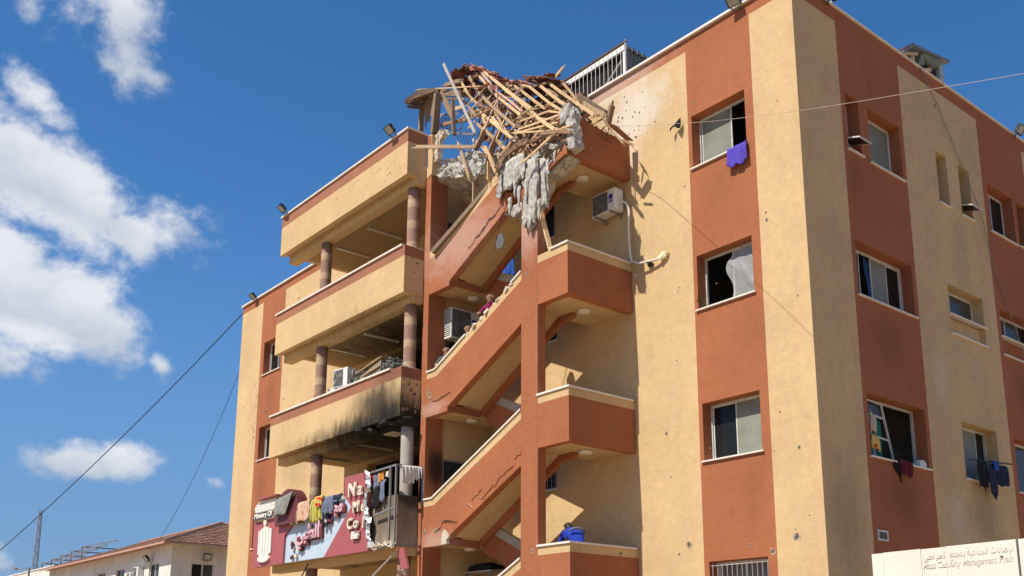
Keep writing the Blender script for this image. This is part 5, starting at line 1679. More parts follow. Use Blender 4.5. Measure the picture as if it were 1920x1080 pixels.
# ------------------------------------------------------------------ air conditioners
def aircon(label, loc, rotz, w=0.8, d=0.3, h=0.56, legs=None, sticker=True):
    """outdoor unit, local -Y is the fan side"""
    t = thing('air_conditioner', label, 'air conditioner', loc, 'outdoor air conditioning units', rotz=rotz)
    mb = MB()
    mb.mm(-w / 2, w / 2, -d / 2, d / 2, 0, h)
    mb.build('casing', M['white'], t, local=True, bevel=0.012)
    mb = MB()
    cx = -w * 0.16
    mb.mm(-w / 2 + .03, w * 0.2, -d / 2 - 0.006, -d / 2 - 0.001, .035, h - .035)
    mb.build('fan_guard', M['grille'], t, local=True)
    mb = MB()
    for rr in [0.05 + i * 0.028 for i in range(int((h * .42 - .05) / .028))]:
        mb.tube([(cx + rr * math.cos(a), -d / 2 - 0.016, h / 2 + rr * math.sin(a)) for a in [k * math.pi / 10 for k in range(21)]], 0.004, 4, cap=False)
    for k in range(6):
        a = k * math.pi / 3
        mb.tube([(cx, -d / 2 - 0.02, h / 2), (cx + h * .42 * math.cos(a), -d / 2 - 0.018, h / 2 + h * .42 * math.sin(a))], 0.005, 4)
    mb.build('fan_grille', M['steel'], t, local=True)
    if sticker:
        mb = MB()
        mb.mm(w * 0.25, w * 0.42, -d / 2 - 0.004, -d / 2 - 0.001, h * .52, h * .74)
        mb.mm(w * 0.25, w * 0.29, -d / 2 - 0.004, -d / 2 - 0.001, h * .36, h * .48)
        mb.mm(w * 0.31, w * 0.35, -d / 2 - 0.004, -d / 2 - 0.001, h * .34, h * .48)
        mb.mm(w * 0.37, w * 0.42, -d / 2 - 0.004, -d / 2 - 0.001, h * .36, h * .48)
        mb.build('sticker', M['blue_label'], t, local=True)
    mb = MB()
    for i in range(14):
        z = 0.06 + i * (h - .12) / 13
        mb.mm(-w / 2 - 0.004, -w / 2 - 0.001, -d / 2 + .03, d / 2 - .03, z, z + (h - .12) / 30)
    mb.build('side_vent', M['black'], t, local=True)
    mb = MB()
    mb.mm(w / 2 + .001, w / 2 + 0.03, -0.04, 0.03, h * .55, h * .85)
    mb.build('valve_cover', M['white'], t, local=True)
    mb = MB()
    if legs:
        for sx in (-1, 1):
            mb.beam((sx * w * .35, -d / 2, -.02), (sx * w * .35, d / 2, -.02), 0.04, 0.04)
            for sy in (-1, 1):
                mb.beam((sx * w * .35, sy * d * .45, -.04), (sx * w * .35, sy * d * .45, -legs), 0.035, 0.035)
    else:
        for sx in (-1, 1):
            mb.beam((sx * w * .32, -d / 2 - .03, -.02), (sx * w * .32, d / 2 + .04, -.02), 0.035, 0.035)
            mb.beam((sx * w * .32, d / 2 + .04, -.04), (sx * w * .32, d / 2 + .04, -.12), 0.035, 0.035)
    mb.build('bracket', M['steel'], t, local=True)
    return t


aircon('white air conditioner high on the back wall of the right upper landing', (-5.33, -0.24, 11.46), 0, 0.78, 0.3, 0.56)
aircon('air conditioner mounted in the left stair opening behind the sloping parapet', (-10.08, -1.1, 9.24), R(90), 0.92, 0.34, 0.84)
aircon('air conditioner standing among wreckage on the third balcony', (-14.5, -2.05, 8.70), R(8), 0.66, 0.42, 0.56, legs=1.4, sticker=False)
mb = MB()
P = [(-4.93, -0.2, 11.6), (-4.84, -0.2, 11.66), (-4.77, -0.16, 11.59), (-4.70, -0.15, 11.38), (-4.73, -0.15, 10.99), (-4.72, -0.15, 10.57), (-4.70, -0.15, 10.29), (-4.64, -0.16, 10.06), (-4.41, -0.16, 9.94), (-4.21, -0.14, 9.92), (-3.93, -0.1, 9.90), (-3.75, -0.05, 9.93)]
mb.tube(P, 0.027, 8)
mb.build('pipe_hose', M['lampwhite'], None, smooth=True, label='pale insulated hose hanging from the air conditioner across the wall', cat='hose')
rugged('foam_lump', [(-3.84, 9.86), (-3.66, 9.88), (-3.62, 9.98), (-3.72, 10.04), (-3.84, 9.95)], -0.1, -0.002, simple('pale sealing foam', (0.72, 0.66, 0.42), 0.9), parent=BLD, amp=0.03, seed=40)
mb = MB()
mb.tube([(-4.2, -0.02, 9.86), (-4.16, -0.12, 9.9), (-4.12, -0.02, 9.86)], 0.05, 8)
mb.build('wall_sleeve', M['black'], BLD)

# ------------------------------------------------------------------ cloth
def sheet(name, label, cat, p0, p1, L, mat, back=0.0, folds=5, amp=0.035, out=(0, -1, 0), seed=0, hem=0.025, taper=0.0, sag=0.0, group=None, nu=26, nv=14, legs=False, skew=(0, 0, 0)):
    """cloth hung over a rail from p0 to p1: falls L in front and `back` behind"""
    rn = random.Random(seed)
    p0, p1, out = Vector(p0), Vector(p1), Vector(out)
    ph = [rn.uniform(0, 6.28) for _ in range(4)]
    rows = []
    tot = L + back
    for j in range(nv + 1):
        s = -back + tot * j / nv
        row = []
        for i in range(nu + 1):
            u = i / nu
            q = p0.lerp(p1, u)
            uu = 0.5 + (u - 0.5) * (1 - taper * max(0, s) / max(L, .01))
            q = p0.lerp(p1, uu)
            q.z -= sag * 4 * u * (1 - u)
            q += Vector(skew) * max(0, s) / max(L, .01)
            fall = abs(s)
            e = 0.02
            side = 1 if s > 0 else -1
            w = min(1, fall / (0.5 * max(L, .1)) + .15)
            fo = amp * w * (math.sin(u * folds * 6.283 + ph[0]) * 0.6 + math.sin(u * folds * 2.3 * 6.283 + ph[1] + s * 2) * .3 + math.sin(u * 3 + s * 5 + ph[2]) * .4)
            q += out * (side * (0.028 * min(1, fall / .04)) + fo)
            q.z -= fall * (1 - 0.06 * math.sin(u * folds * 6.283 + ph[3])) + (hem * math.sin(u * 5 + ph[1]) * fall / max(L, .1))
            row.append(q)
        rows.append(row)
    mb = MB()
    vs = [q for r in rows for q in r]
    n = nu + 1
    fs = [(j * n + i, j * n + i + 1, (j + 1) * n + i + 1, (j + 1) * n + i) for j in range(nv) for i in range(nu)
          if not (legs and j > nv * .38 and abs((i + .5) / nu - .5) < .02 + .07 * (j / nv - .38))]
    mb.mesh(vs, fs)
    o = mb.build(name, mat if isinstance(mat, (list, tuple)) else M[mat], None, smooth=True, label=label, cat=cat, group=group, fix=False)
    sd = o.modifiers.new('thickness', 'SOLIDIFY')
    sd.thickness = 0.012
    return o


M['c_grey'] = cloth_mat('grey blanket', (0.22, 0.22, 0.20), 0.25, 5)
M['c_pink'] = cloth_mat('pink quilted cloth', (0.45, 0.24, 0.15), 0.2, 9, (0.56, 0.36, 0.26), 'spots')
M['c_olive'] = cloth_mat('olive striped cloth', (0.30, 0.26, 0.11), 0.2, 6, (0.16, 0.14, 0.06), 'wave')
M['c_yellow'] = cloth_mat('yellow patterned cloth', (0.48, 0.42, 0.09), 0.2, 8, (0.20, 0.19, 0.05), 'wave')
M['c_redflower'] = cloth_mat('red flowered cloth', (0.55, 0.05, 0.03), 0.2, 8, (0.6, 0.42, 0.12), 'spots')
M['c_slate'] = cloth_mat('slate blue cloth', (0.14, 0.16, 0.22), 0.25, 6)
M['c_navy'] = cloth_mat('navy cloth', (0.025, 0.03, 0.06), 0.3, 6)
M['c_black'] = cloth_mat('black cloth', (0.015, 0.014, 0.015), 0.3, 6)
M['c_red'] = cloth_mat('red cloth', (0.38, 0.02, 0.025), 0.2, 6)
M['c_white'] = cloth_mat('white cloth', (0.58, 0.55, 0.50), 0.12, 6)
M['c_orange'] = cloth_mat('orange cloth', (0.55, 0.24, 0.05), 0.2, 6)
M['c_purple'] = cloth_mat('purple cloth', (0.085, 0.055, 0.36), 0.15, 5)
M['c_blue'] = cloth_mat('bright blue cloth', (0.03, 0.10, 0.42), 0.2, 5)
M['c_maroon'] = cloth_mat('maroon cloth', (0.10, 0.012, 0.02), 0.3, 6)
M['c_beige'] = cloth_mat('beige cloth', (0.50, 0.40, 0.30), 0.15, 6)
M['c_curtain'] = cloth_mat('dull blue curtain', (0.03, 0.085, 0.22), 0.25, 5)
M['c_green'] = cloth_mat('teal cloth', (0.03, 0.17, 0.13), 0.2, 6)

sheet('towel', 'purple towel hung over the sill of the top front window', 'towel', (-1.78, -0.065, 11.795), (-1.27, -0.065, 11.795), 0.47, 'c_purple', back=0.05, folds=2.2, amp=0.03, seed=1, taper=-0.05)
# plastic film bulging out of the middle front window
bm_ = MB()
rn = random.Random(12)
vs, nu, nv = [], 18, 22
for j in range(nv + 1):
    for i in range(nu + 1):
        u, v_ = i / nu, j / nv
        x = -2.02 + 0.66 * u + (0.10 * (1 - u) * math.sin(v_ * 7)) - 0.1 * (1 - v_) * (1 - u)
        z = 8.44 + 1.16 * v_
        q = Vector((x * 4, z * 4, 1.7))
        y = 0.25 - 0.10 * math.sin(v_ * 3.1) * (1 - u * .6) + 0.05 * mnoise.noise(Vector((x * 7 + z * 3, z * 1.6, 2))) + 0.025 * mnoise.noise(Vector((x * 18 + z * 9, z * 4, 5)))
        vs.append((x, y, z))
n = nu + 1
bm_.mesh(vs, [(j * n + i, j * n + i + 1, (j + 1) * n + i + 1, (j + 1) * n + i) for j in range(nv) for i in range(nu)])
bm_.build('plastic_sheet', M['film'], None, label='crumpled clear plastic sheet stuffed in the middle front window', cat='plastic sheet', smooth=True, fix=False)

# potted sprig on the sill of the middle front window
t = thing('potted_plant', 'small green sprig at the left corner of the middle front window sill', 'plant', (-2.76, 0.03, 8.41))
mb = MB()
mb.lathe((0, 0, 0), [(0.03, 0), (0.045, 0.07)], 10)
mb.build('pot', M['rust'], t, local=True)
lf = MB()
rn = random.Random(4)
for i in range(60):
    a, b = rn.uniform(0, 6.28), rn.uniform(0.1, 1.0)
    c = Vector((0.07 * b * math.cos(a), 0.06 * b * math.sin(a) - .02, 0.06 + 0.22 * rn.random()))
    d = Vector((math.cos(a), math.sin(a), rn.uniform(-.3, .9))).normalized() * 0.05
    e = d.cross(Vector((0, 0, 1))).normalized() * 0.015
    lf.face([c, c + d * .5 + e, c + d, c + d * .5 - e])
lf.build('leaves', simple('leaf green', (0.06, 0.11, 0.03), 0.7, var=0.3), t, local=True, fix=False, kind='stuff')

# rag caught on the cable over the wall
sheet('rag', 'dark rag snagged on the cable beside the top front window', 'rag', (-3.34, -0.1, 12.96), (-3.06, -0.1, 13.12), 0.13, 'c_black', folds=1.5, amp=0.05, seed=3, nu=10, nv=6, hem=.1)

# side facade washing
sheet('trousers', 'black trousers hung on the rod at the right lower window', 'trousers', (0.16, 5.88, 5.34), (0.16, 6.3, 5.36), 0.62, 'c_black', folds=1.5, amp=0.03, out=(1, 0, 0), seed=5, taper=0.1, legs=True)
sheet('trousers', 'dark trousers dangling lowest below the right lower window', 'trousers', (0.18, 6.36, 5.34), (0.18, 6.72, 5.36), 0.78, 'c_navy', folds=1.2, amp=0.03, out=(1, 0, 0), seed=6, taper=0.1, legs=True)
sheet('shirt', 'dark blue shirt on the rod at the right lower window', 'shirt', (0.17, 6.76, 5.36), (0.17, 7.3, 5.38), 0.48, 'c_navy', folds=2, amp=0.035, out=(1, 0, 0), seed=7)
sheet('cloth', 'bright blue cloth bunched on the rod at the right lower window', 'cloth', (0.2, 6.5, 5.42), (0.2, 6.78, 5.42), 0.2, 'c_blue', folds=2, amp=0.04, out=(1, 0, 0), seed=8, nu=12, nv=8)
mb = MB()
mb.tube([(0.14, 5.62, 5.34), (0.2, 7.62, 5.47)], 0.018, 6)
mb.build('clothes_rod', M['black'], None, label='thin dark rod across the right lower window holding washing', cat='rod')
sheet('cloth', 'beige bundle at the left jamb of the broken side window', 'cloth', (-0.06, 1.86, 5.95), (-0.06, 2.12, 5.75), 0.4, 'c_beige', folds=1.4, amp=0.07, out=(1, 0, 0), seed=9, nu=12, nv=10)
sheet('cloth', 'red and pink cloth below the beige bundle at the broken side window', 'cloth', (-0.04, 1.9, 5.42), (-0.04, 2.14, 5.36), 0.3, 'c_redflower', folds=1.3, amp=0.06, out=(1, 0, 0), seed=10, nu=12, nv=8)
sheet('cloth', 'black garment slumped over the sill of the broken side window', 'cloth', (0.0, 2.55, 5.3), (0.0, 2.85, 5.02), 0.5, 'c_black', folds=1.2, amp=0.05, out=(1, 0, 0), seed=11, nu=12, nv=8)
sheet('cloth', 'maroon cloth hanging below the sill of the broken side window', 'cloth', (0.07, 2.68, 5.0), (0.07, 3.16, 4.96), 0.33, 'c_maroon', folds=2, amp=0.03, out=(1, 0, 0), seed=12, taper=.3)
sheet('curtain', 'teal curtain inside the broken side window', 'curtain', (-0.36, 2.25, 5.9), (-0.36, 2.75, 5.9), 0.9, 'c_green', folds=3, amp=0.03, out=(1, 0, 0), seed=13)
sheet('curtain', 'bright blue curtain in the wide side window of the second row', 'curtain', (-0.38, 2.62, 9.55), (-0.38, 3.1, 9.55), 1.1, 'c_curtain', folds=2.5, amp=0.05, out=(1, 0, 0), seed=14, taper=.3)
mb = MB()
mb.mm(-0.2, -0.02, 3.72, 3.98, 4.95, 5.06)
mb.lathe((-0.1, 3.85, 5.06), [(0.12, 0), (0.1, 0.05), (0.03, 0.07)], 12)
mb.build('plastic_bag', M['white'], None, label='whitish bag on the right end of the broken side window sill', cat='bag', smooth=False)

# inside the middle stair opening: bright blue barrel cloth and boards
sheet('cloth', 'blue cloth glimpsed inside the upper stair opening', 'cloth', (-8.95, -0.55, 11.32), (-8.5, -0.55, 11.32), 0.55, 'c_blue', folds=2, amp=0.05, seed=15)

# ------------------------------------------------------------------ hospital sign on the lowest balcony
YS = -2.85
M['s_red'] = simple('maroon sign panel', (0.33, 0.085, 0.085), 0.45, var=0.1, scale=1.5)
M['s_deep'] = simple('deep maroon sign edge', (0.12, 0.03, 0.03), 0.5)
M['s_blue'] = simple('pale blue sign panel', (0.42, 0.50, 0.58), 0.45, var=0.08, scale=1.2)
M['s_white'] = simple('white sign letter', (0.72, 0.68, 0.60), 0.5, var=0.1, scale=6)
M['s_cream'] = simple('dirty cream letter', (0.62, 0.54, 0.42), 0.6, var=0.2, scale=9)
M['s_pink'] = simple('pink sign letter', (0.62, 0.36, 0.40), 0.5, var=0.08)
M['s_grey'] = simple('dark sign strip', (0.07, 0.07, 0.075), 0.5, var=0.15)
M['s_back'] = simple('sheet metal back', (0.45, 0.47, 0.46), 0.4, 0.5, var=0.2, scale=6)
SIGN = thing('hospital_sign', 'torn maroon and pale blue hospital sign on the lowest balcony front', 'sign', (-14.5, YS, 3.62))
mb = MB()
mb.prism([(-18.24, 3.62), (-16.21, 3.62), (-16.18, 4.45), (-15.72, 4.70), (-15.72, 5.05), (-18.28, 5.05)], 'xz', YS - 0.06, BY - 0.05, 0)
mb.build('red_panel', M['s_red'], SIGN)
mb = MB()
mb.prism([(-16.205, 3.63), (-13.86, 3.63), (-12.49, 4.86), (-12.87, 5.19), (-15.715, 5.19), (-15.715, 4.69), (-16.175, 4.44)], 'xz', YS, BY - 0.05, 0)
mb.build('blue_panel', M['s_blue'], SIGN)
mb = MB()
mb.prism([(-13.855, 3.61), (-11.3, 3.61), (-11.42, 3.8), (-11.62, 3.85), (-11.66, 4.3), (-11.72, 4.9), (-11.78, 5.4), (-11.95, 5.71), (-12.88, 5.71), (-12.86, 5.2), (-12.48, 4.86)], 'xz', YS - 0.03, BY - 0.05, 0)
mb.build('red_panel', M['s_red'], SIGN)
# curled, torn metal edge
mb = MB()
rn = random.Random(8)
prev = None
for i in range(30):
    f = i / 29
    z = 5.72 - 2.05 * f
    x = -11.80 + 0.22 * f + 0.06 * math.sin(f * 9) + rn.uniform(-.03, .03)
    wv = 0.15 * (0.5 + abs(math.sin(f * 7 + .6))) + rn.uniform(-.04, .04)
    ring = [Vector((x - .02, YS - .035, z)), Vector((x + wv * .45, YS - .09 - rn.uniform(0, .05), z + rn.uniform(-.04, .04))), Vector((x + wv, YS - .03 + rn.uniform(-.05, .04), z + rn.uniform(-.05, .05)))]
    if prev:
        for k in range(2):
            mb.face([prev[k], prev[k + 1], ring[k + 1], ring[k]])
    prev = ring
mb.build('torn_edge', M['s_back'], SIGN, fix=False)
mb = MB()
for i in range(40):
    x = rn.uniform(-11.5, -10.35)
    c = Vector((x, YS - rn.uniform(0, .06), 3.66 + rn.uniform(-.03, .09)))
    d = Vector((rn.uniform(-1, 1), rn.uniform(-.4, .2), rn.uniform(-.5, .4))).normalized() * rn.uniform(.04, .12)
    mb.beam(c - d, c + d, 0.008, rn.uniform(.01, .03))
mb.build('shredded_trim', M['s_cream'], SIGN, kind='stuff')
# bare tube frame
for a, b in (((-10.36, YS, 3.64), (-10.36, YS, 5.69)), ((-10.62, YS, 3.64), (-10.62, YS, 5.67)), ((-11.7, YS + .02, 5.66), (-10.36, YS, 5.69)), ((-11.4, YS + .02, 4.5), (-10.36, YS, 4.62)),
             ((-11.6, YS + .02, 3.66), (-10.36, YS, 3.66)), ((-10.36, YS, 5.69), (-10.36, -2.0, 5.72)), ((-10.36, YS, 3.66), (-10.36, -2.0, 3.68)), ((-10.36, -2.05, 3.66), (-10.36, -2.05, 5.7))):
    mb = MB()
    mb.beam(a, b, 0.045, 0.045)
    mb.build('frame_tube', M['steel'], SIGN)
# label bar and white striped crown at the left
mb = MB()
mb.prism([(-18.17, 5.10), (-18.05, 5.04), (-16.9, 5.04), (-16.9, 5.26), (-18.05, 5.28), (-18.17, 5.22)], 'xz', YS - 0.15, YS - 0.065, 0)
mb.build('name_strip', M['s_grey'], SIGN)
mb = MB()
mb.prism([(-18.19, 5.08), (-18.07, 5.02), (-16.88, 5.02), (-16.88, 5.28), (-18.07, 5.30), (-18.19, 5.24)], 'xz', YS - 0.12, YS - 0.062, 0)
mb.build('strip_border', M['s_white'], SIGN)
for i in range(5):
    mb = MB()
    x0 = (-18.15, -18.2, -18.18, -18.1, -17.95)[i]
    mb.mm(x0, -16.75, YS - 0.10, YS - 0.03, 5.315 + i * 0.062, 5.365 + i * 0.062)
    mb.build('white_slat', M['s_white'], SIGN)
mb = MB()
mb.mm(-17.9, -16.6, YS - 0.2, YS + 0.1, 5.66, 5.70)
mb.build('top_cap', M['s_red'], SIGN)
# rounded arch feature
mb = MB()
arc = [(-15.85 + 0.72 * math.cos(a), 5.05 + 0.70 * math.sin(a)) for a in [math.pi * k / 16 for k in range(17)]]
mb.prism([(-15.13, 4.72)] + arc + [(-16.57, 4.72)], 'xz', YS - 0.20, BY - 0.02, 0)
mb.build('arch_panel', M['s_deep'], SIGN)
# eagle emblem, white cut-out relief
EG = MB()
ex, ez = -17.40, 3.78
mb = MB()
mb.prism([(ex - .06, ez + 1.06), (ex + .07, ez + 1.06), (ex + .09, ez + 1.2), (ex + .02, ez + 1.3), (ex - .07, ez + 1.24), (ex - .13, ez + 1.18)], 'xz', YS - .12, YS - .062)
emb = mb.build('emblem', M['s_cream'], SIGN, label='white eagle crest')
for k in range(8):      # folded wings as upright feathers
    sx = -1 if k < 4 else 1
    j = k % 4
    x0 = ex + sx * (0.05 + j * 0.098)
    mb = MB()
    a, b = min(x0, x0 + sx * .088), max(x0, x0 + sx * .088)
    zb = ez + 0.10 + 0.03 * j
    zt = ez + 1.02 - 0.03 * j
    mb.prism([(a, zb), (b, zb + .03), (b, zt), (a, zt)], 'xz', YS - .095 - .008 * (j % 2), YS - .062)
    mb.build('feather', M['s_white'], emb)
mb = MB()
mb.prism([(ex - .045, ez + .2), (ex + .045, ez + .2), (ex + .05, ez + 1.05), (ex - .05, ez + 1.05)], 'xz', YS - .11, YS - .062)
mb.build('body', M['s_white'], emb)
mb = MB()
mb.prism([(ex + .36 * math.cos(a), ez + .06 + .11 * math.sin(a)) for a in [2 * math.pi * k / 18 for k in range(18)]], 'xz', YS - .13, YS - .062)
mb.prism([(ex - .3, ez + .1), (ex - .16, ez + .42), (ex - .1, ez + .42), (ex - .12, ez + .1)], 'xz', YS - .12, YS - .062)
mb.prism([(ex + .3, ez + .1), (ex + .16, ez + .42), (ex + .1, ez + .42), (ex + .12, ez + .1)], 'xz', YS - .12, YS - .062)
mb.build('pedestal', M['s_white'], emb)

# ---- lettering
AR = {'ا': ('\uFE8D', '\uFE8E', None, None), 'ل': ('\uFEDD', '\uFEDE', '\uFEDF', '\uFEE0'), 'ط': ('\uFEC1', '\uFEC2', '\uFEC3', '\uFEC4'), 'ب': ('\uFE8F', '\uFE90', '\uFE91', '\uFE92'),
      'ي': ('\uFEF1', '\uFEF2', '\uFEF3', '\uFEF4'), 'م': ('\uFEE1', '\uFEE2', '\uFEE3', '\uFEE4'), 'ج': ('\uFE9D', '\uFE9E', '\uFE9F', '\uFEA0'), 'ع': ('\uFEC9', '\uFECA', '\uFECB', '\uFECC'),
      'إ': ('\uFE87', '\uFE88', None, None), 'ص': ('\uFEB9', '\uFEBA', '\uFEBB', '\uFEBC'), 'ت': ('\uFE95', '\uFE96', '\uFE97', '\uFE98'), 'ة': ('\uFE93', '\uFE94', None, None),
      'ن': ('\uFEE5', '\uFEE6', '\uFEE7', '\uFEE8'), 'ر': ('\uFEAD', '\uFEAE', None, None)}


def arabic(s):
    out = []
    for i, c in enumerate(s):
        if c not in AR:
            out.append(c)
            continue
        pj_ = i > 0 and s[i - 1] in AR and AR[s[i - 1]][2] is not None
        nj = i + 1 < len(s) and s[i + 1] in AR and AR[c][2] is not None
        f = AR[c]
        out.append(f[3] if pj_ and nj else f[1] if pj_ else f[2] if nj else f[0])
    return ''.join(reversed(out))


def letters(name, text, mat, parent, origin, size, extr, xax=(1, 0, 0), up=(0, 0, 1), bold=0.0, width=None, rot=0.0):
    cu = bpy.data.curves.new(name, 'FONT')
    cu.body = text
    cu.size = size
    cu.extrude = extr
    cu.offset = bold
    cu.resolution_u = 3
    o = bpy.data.objects.new(name, cu)
    C.objects.link(o)
    bpy.context.view_layer.update()
    dg = bpy.context.evaluated_depsgraph_get()
    me = bpy.data.meshes.new_from_object(o.evaluated_get(dg))
    bpy.data.objects.remove(o)
    x, u = Vector(xax).normalized(), Vector(up).normalized()
    nrm = x.cross(u)
    xs = [v.co.x for v in me.vertices]
    sx = width / max(1e-6, max(xs) - min(xs)) if width else 1.0
    x0 = min(xs)
    ca, sa = math.cos(rot), math.sin(rot)
    for v in me.vertices:
        a, b_ = (v.co.x - x0) * sx, v.co.y
        a, b_ = a * ca - b_ * sa, a * sa + b_ * ca
        v.co = Vector(origin) + x * a + u * b_ + nrm * v.co.z
    me.name = name
    me.materials.clear()
    me.materials.append(mat)
    ob = bpy.data.objects.new(name, me)
    C.objects.link(ob)
    WLOC[ob.name] = Vector((0, 0, 0))
    ob.parent = parent
    ob.matrix_parent_inverse = Matrix.Translation(-WLOC[parent.name])
    return ob


letters('lettering', 'Ministry Of', M['s_white'], SIGN, (-18.08, YS - 0.155, 5.105), 0.20, 0.004, bold=0.006, width=1.2)
for tx, x, z, s, mt, rt in (('N', -12.70, 5.17, 0.52, 's_cream', 0.0), ('a', -12.23, 5.17, 0.52, 's_cream', -.06), ('M', -12.42, 4.72, 0.40, 's_cream', 0.05), ('e', -12.02, 4.72, 0.40, 's_cream', -.1),
                            ('C', -12.70, 4.30, 0.40, 's_cream', 0.0), ('o', -12.36, 4.30, 0.40, 's_cream', .05), ('l', -11.92, 4.28, 0.45, 's_cream', -.12), ('Bui', -12.45, 4.02, 0.27, 's_white', 0.0)):
    letters('letter', tx, M[mt], SIGN, (x + .17, YS - 0.085, z - .05), s, 0.03, bold=0.008, rot=rt)
    letters('letter', tx, M['s_deep'], SIGN, (x + .185, YS - 0.045, z - .065), s, 0.012, bold=0.018, rot=rt)
letters('letter', arabic('الطبي'), M['s_pink'], SIGN, (-15.35, YS - 0.10, 4.2), 0.62, 0.03, bold=0.012, width=1.35)
letters('letter', arabic('الطبي'), M['s_deep'], SIGN, (-15.29, YS - 0.045, 4.17), 0.62, 0.03, bold=0.03, width=1.38)
letters('letter', arabic('مجمع'), M['s_pink'], SIGN, (-13.75, YS - 0.10, 4.78), 0.55, 0.03, bold=0.012, width=0.95)
letters('letter', arabic('مجمع'), M['s_deep'], SIGN, (-13.69, YS - 0.045, 4.75), 0.55, 0.03, bold=0.03, width=0.98)
rn = random.Random(3)
for k in range(7):     # remnants of broken letters
    x, z = -15.6 + rn.uniform(-.1, .3), 3.75 + rn.uniform(0, .45)
    mb = MB()
    mb.box((x, YS - .05, z), (rn.uniform(.06, .16), .05, rn.uniform(.06, .14)), 0, Matrix.Rotation(rn.uniform(-.6, .6), 3, 'Y'))
    mb.build('letter_fragment', M['s_deep' if k % 2 else 's_cream'], SIGN)

# washing on the sign
sheet('blanket', 'grey blanket draped over the arch of the hospital sign', 'blanket', (-16.42, YS - 0.28, 5.48), (-15.32, YS - 0.28, 5.62), 0.56, 'c_grey', back=0.12, folds=0.9, amp=0.02, seed=20, hem=.02, taper=0.4, skew=(-0.22, 0, 0))
sheet('rug', 'olive rolled rug leftmost on the blue part of the sign', 'rug', (-15.62, YS - 0.12, 5.24), (-15.12, YS - 0.12, 5.26), 0.58, 'c_olive', back=.1, folds=1.4, amp=0.04, seed=21)
sheet('quilt', 'pink quilt over the top of the blue sign panel', 'quilt', (-15.18, YS - 0.16, 5.27), (-14.5, YS - 0.16, 5.28), 0.56, 'c_pink', back=.1, folds=1.2, amp=0.025, seed=22, hem=.02)
sheet('cloth', 'yellow patterned cloth beside the pink quilt on the sign', 'cloth', (-14.5, YS - 0.12, 5.26), (-13.78, YS - 0.12, 5.28), 0.62, 'c_yellow', back=.1, folds=3, amp=0.04, seed=23)
sheet('cloth', 'red flowered cloth over the yellow cloth on the sign', 'cloth', (-14.16, YS - 0.2, 5.30), (-13.72, YS - 0.2, 5.31), 0.28, 'c_redflower', back=.05, folds=2, amp=0.04, seed=24, taper=.3)
sheet('jacket', 'slate blue jacket drying on the blue sign panel', 'jacket', (-13.78, YS - 0.12, 5.28), (-13.2, YS - 0.12, 5.27), 0.5, 'c_slate', back=.1, folds=2, amp=0.05, seed=25)
sheet('trousers', 'navy trousers hanging below the slate blue jacket', 'trousers', (-13.85, YS - 0.1, 4.98), (-13.5, YS - 0.1, 4.95), 0.5, 'c_navy', folds=1.5, amp=0.05, seed=26, legs=True)
sheet('cloth', 'navy cloth along the top of the sign beside the maroon panel', 'cloth', (-13.3, YS - 0.1, 5.24), (-12.85, YS - 0.1, 5.26), 0.15, 'c_navy', back=.05, folds=2, amp=0.03, seed=27, nv=8)
G1 = 'washing on the bare sign frame'
for nm, lb, ct, x0, x1, z, L, mt, sd in (('cloth', 'red cloth leftmost on the bare sign frame', 'cloth', -11.72, -11.5, 5.62, .3, 'c_red', 30), ('shirt', 'slate shirt next to the red cloth on the sign frame', 'shirt', -11.5, -11.22, 5.62, .42, 'c_slate', 31),
                                 ('cloth', 'orange cloth on the bare sign frame', 'cloth', -11.24, -11.05, 5.64, .28, 'c_orange', 32), ('shirt', 'pale folded shirt on the bare sign frame', 'shirt', -10.92, -10.76, 5.62, .18, 'c_white', 33),
                                 ('trousers', 'black trousers deep inside the sign frame', 'trousers', -11.55, -11.2, 5.3, .6, 'c_black', 34), ('trousers', 'dark trousers with pale stripe inside the sign frame', 'trousers', -11.2, -10.95, 5.4, .55, 'c_slate', 35)):
    sheet(nm, lb, ct, (x0, YS + .08, z), (x1, YS + .08, z + .01), L, mt, back=.06, folds=1.6, amp=0.035, seed=sd, nu=12, nv=9)
sheet('towel', 'white towel on the side rail of the sign frame', 'towel', (-10.34, -2.72, 5.71), (-10.34, -2.34, 5.72), 0.46, 'c_white', back=.1, folds=3, amp=0.03, out=(1, 0, 0), seed=36)
sheet('towel', 'pale grey towel beside the white towel on the side rail', 'towel', (-10.34, -2.33, 5.72), (-10.34, -2.1, 5.72), 0.34, 'c_white', back=.1, folds=3, amp=0.03, out=(1, 0, 0), seed=37, nu=14)
sheet('trousers', 'long dark grey trousers on the side rail by the stair tower', 'trousers', (-10.32, -2.12, 5.7), (-10.32, -1.98, 5.7), 1.0, 'c_slate', folds=2, amp=0.03, out=(1, 0, 0), seed=38, nu=10, legs=True)
sheet('cloth', 'black cloth on the side rail by the stair tower', 'cloth', (-10.33, -2.2, 5.6), (-10.33, -1.95, 5.62), 0.8, 'c_black', folds=2, amp=0.03, out=(1, 0, 0), seed=39, nu=10)
mb = MB()
mb.prism([(-10.44, 3.62), (-10.14, 3.58), (-9.92, 3.05), (-10.22, 3.09)], 'xz', -2.72, -2.66, 0)
mb.build('dangling_signboard', M['s_red'], None, label='loose maroon sign panel hanging under the balcony corner', cat='panel')
mb = MB()
mb.tube([(-12.3, -2.75, 2.55), (-10.5, -2.70, 3.52)], 0.025, 6)
mb.build('pole', M['steel_pale'], None, label='thin pale pole propped under the sign balcony', cat='pole')
mb = MB()
mb.tube([(-15.9, -2.8, 2.9), (-15.3, -2.75, 3.2), (-15.05, -2.7, 3.55)], 0.02, 5)
mb.build('cable', M['black'], None, label='short dark cable hanging under the hospital sign', cat='cable')

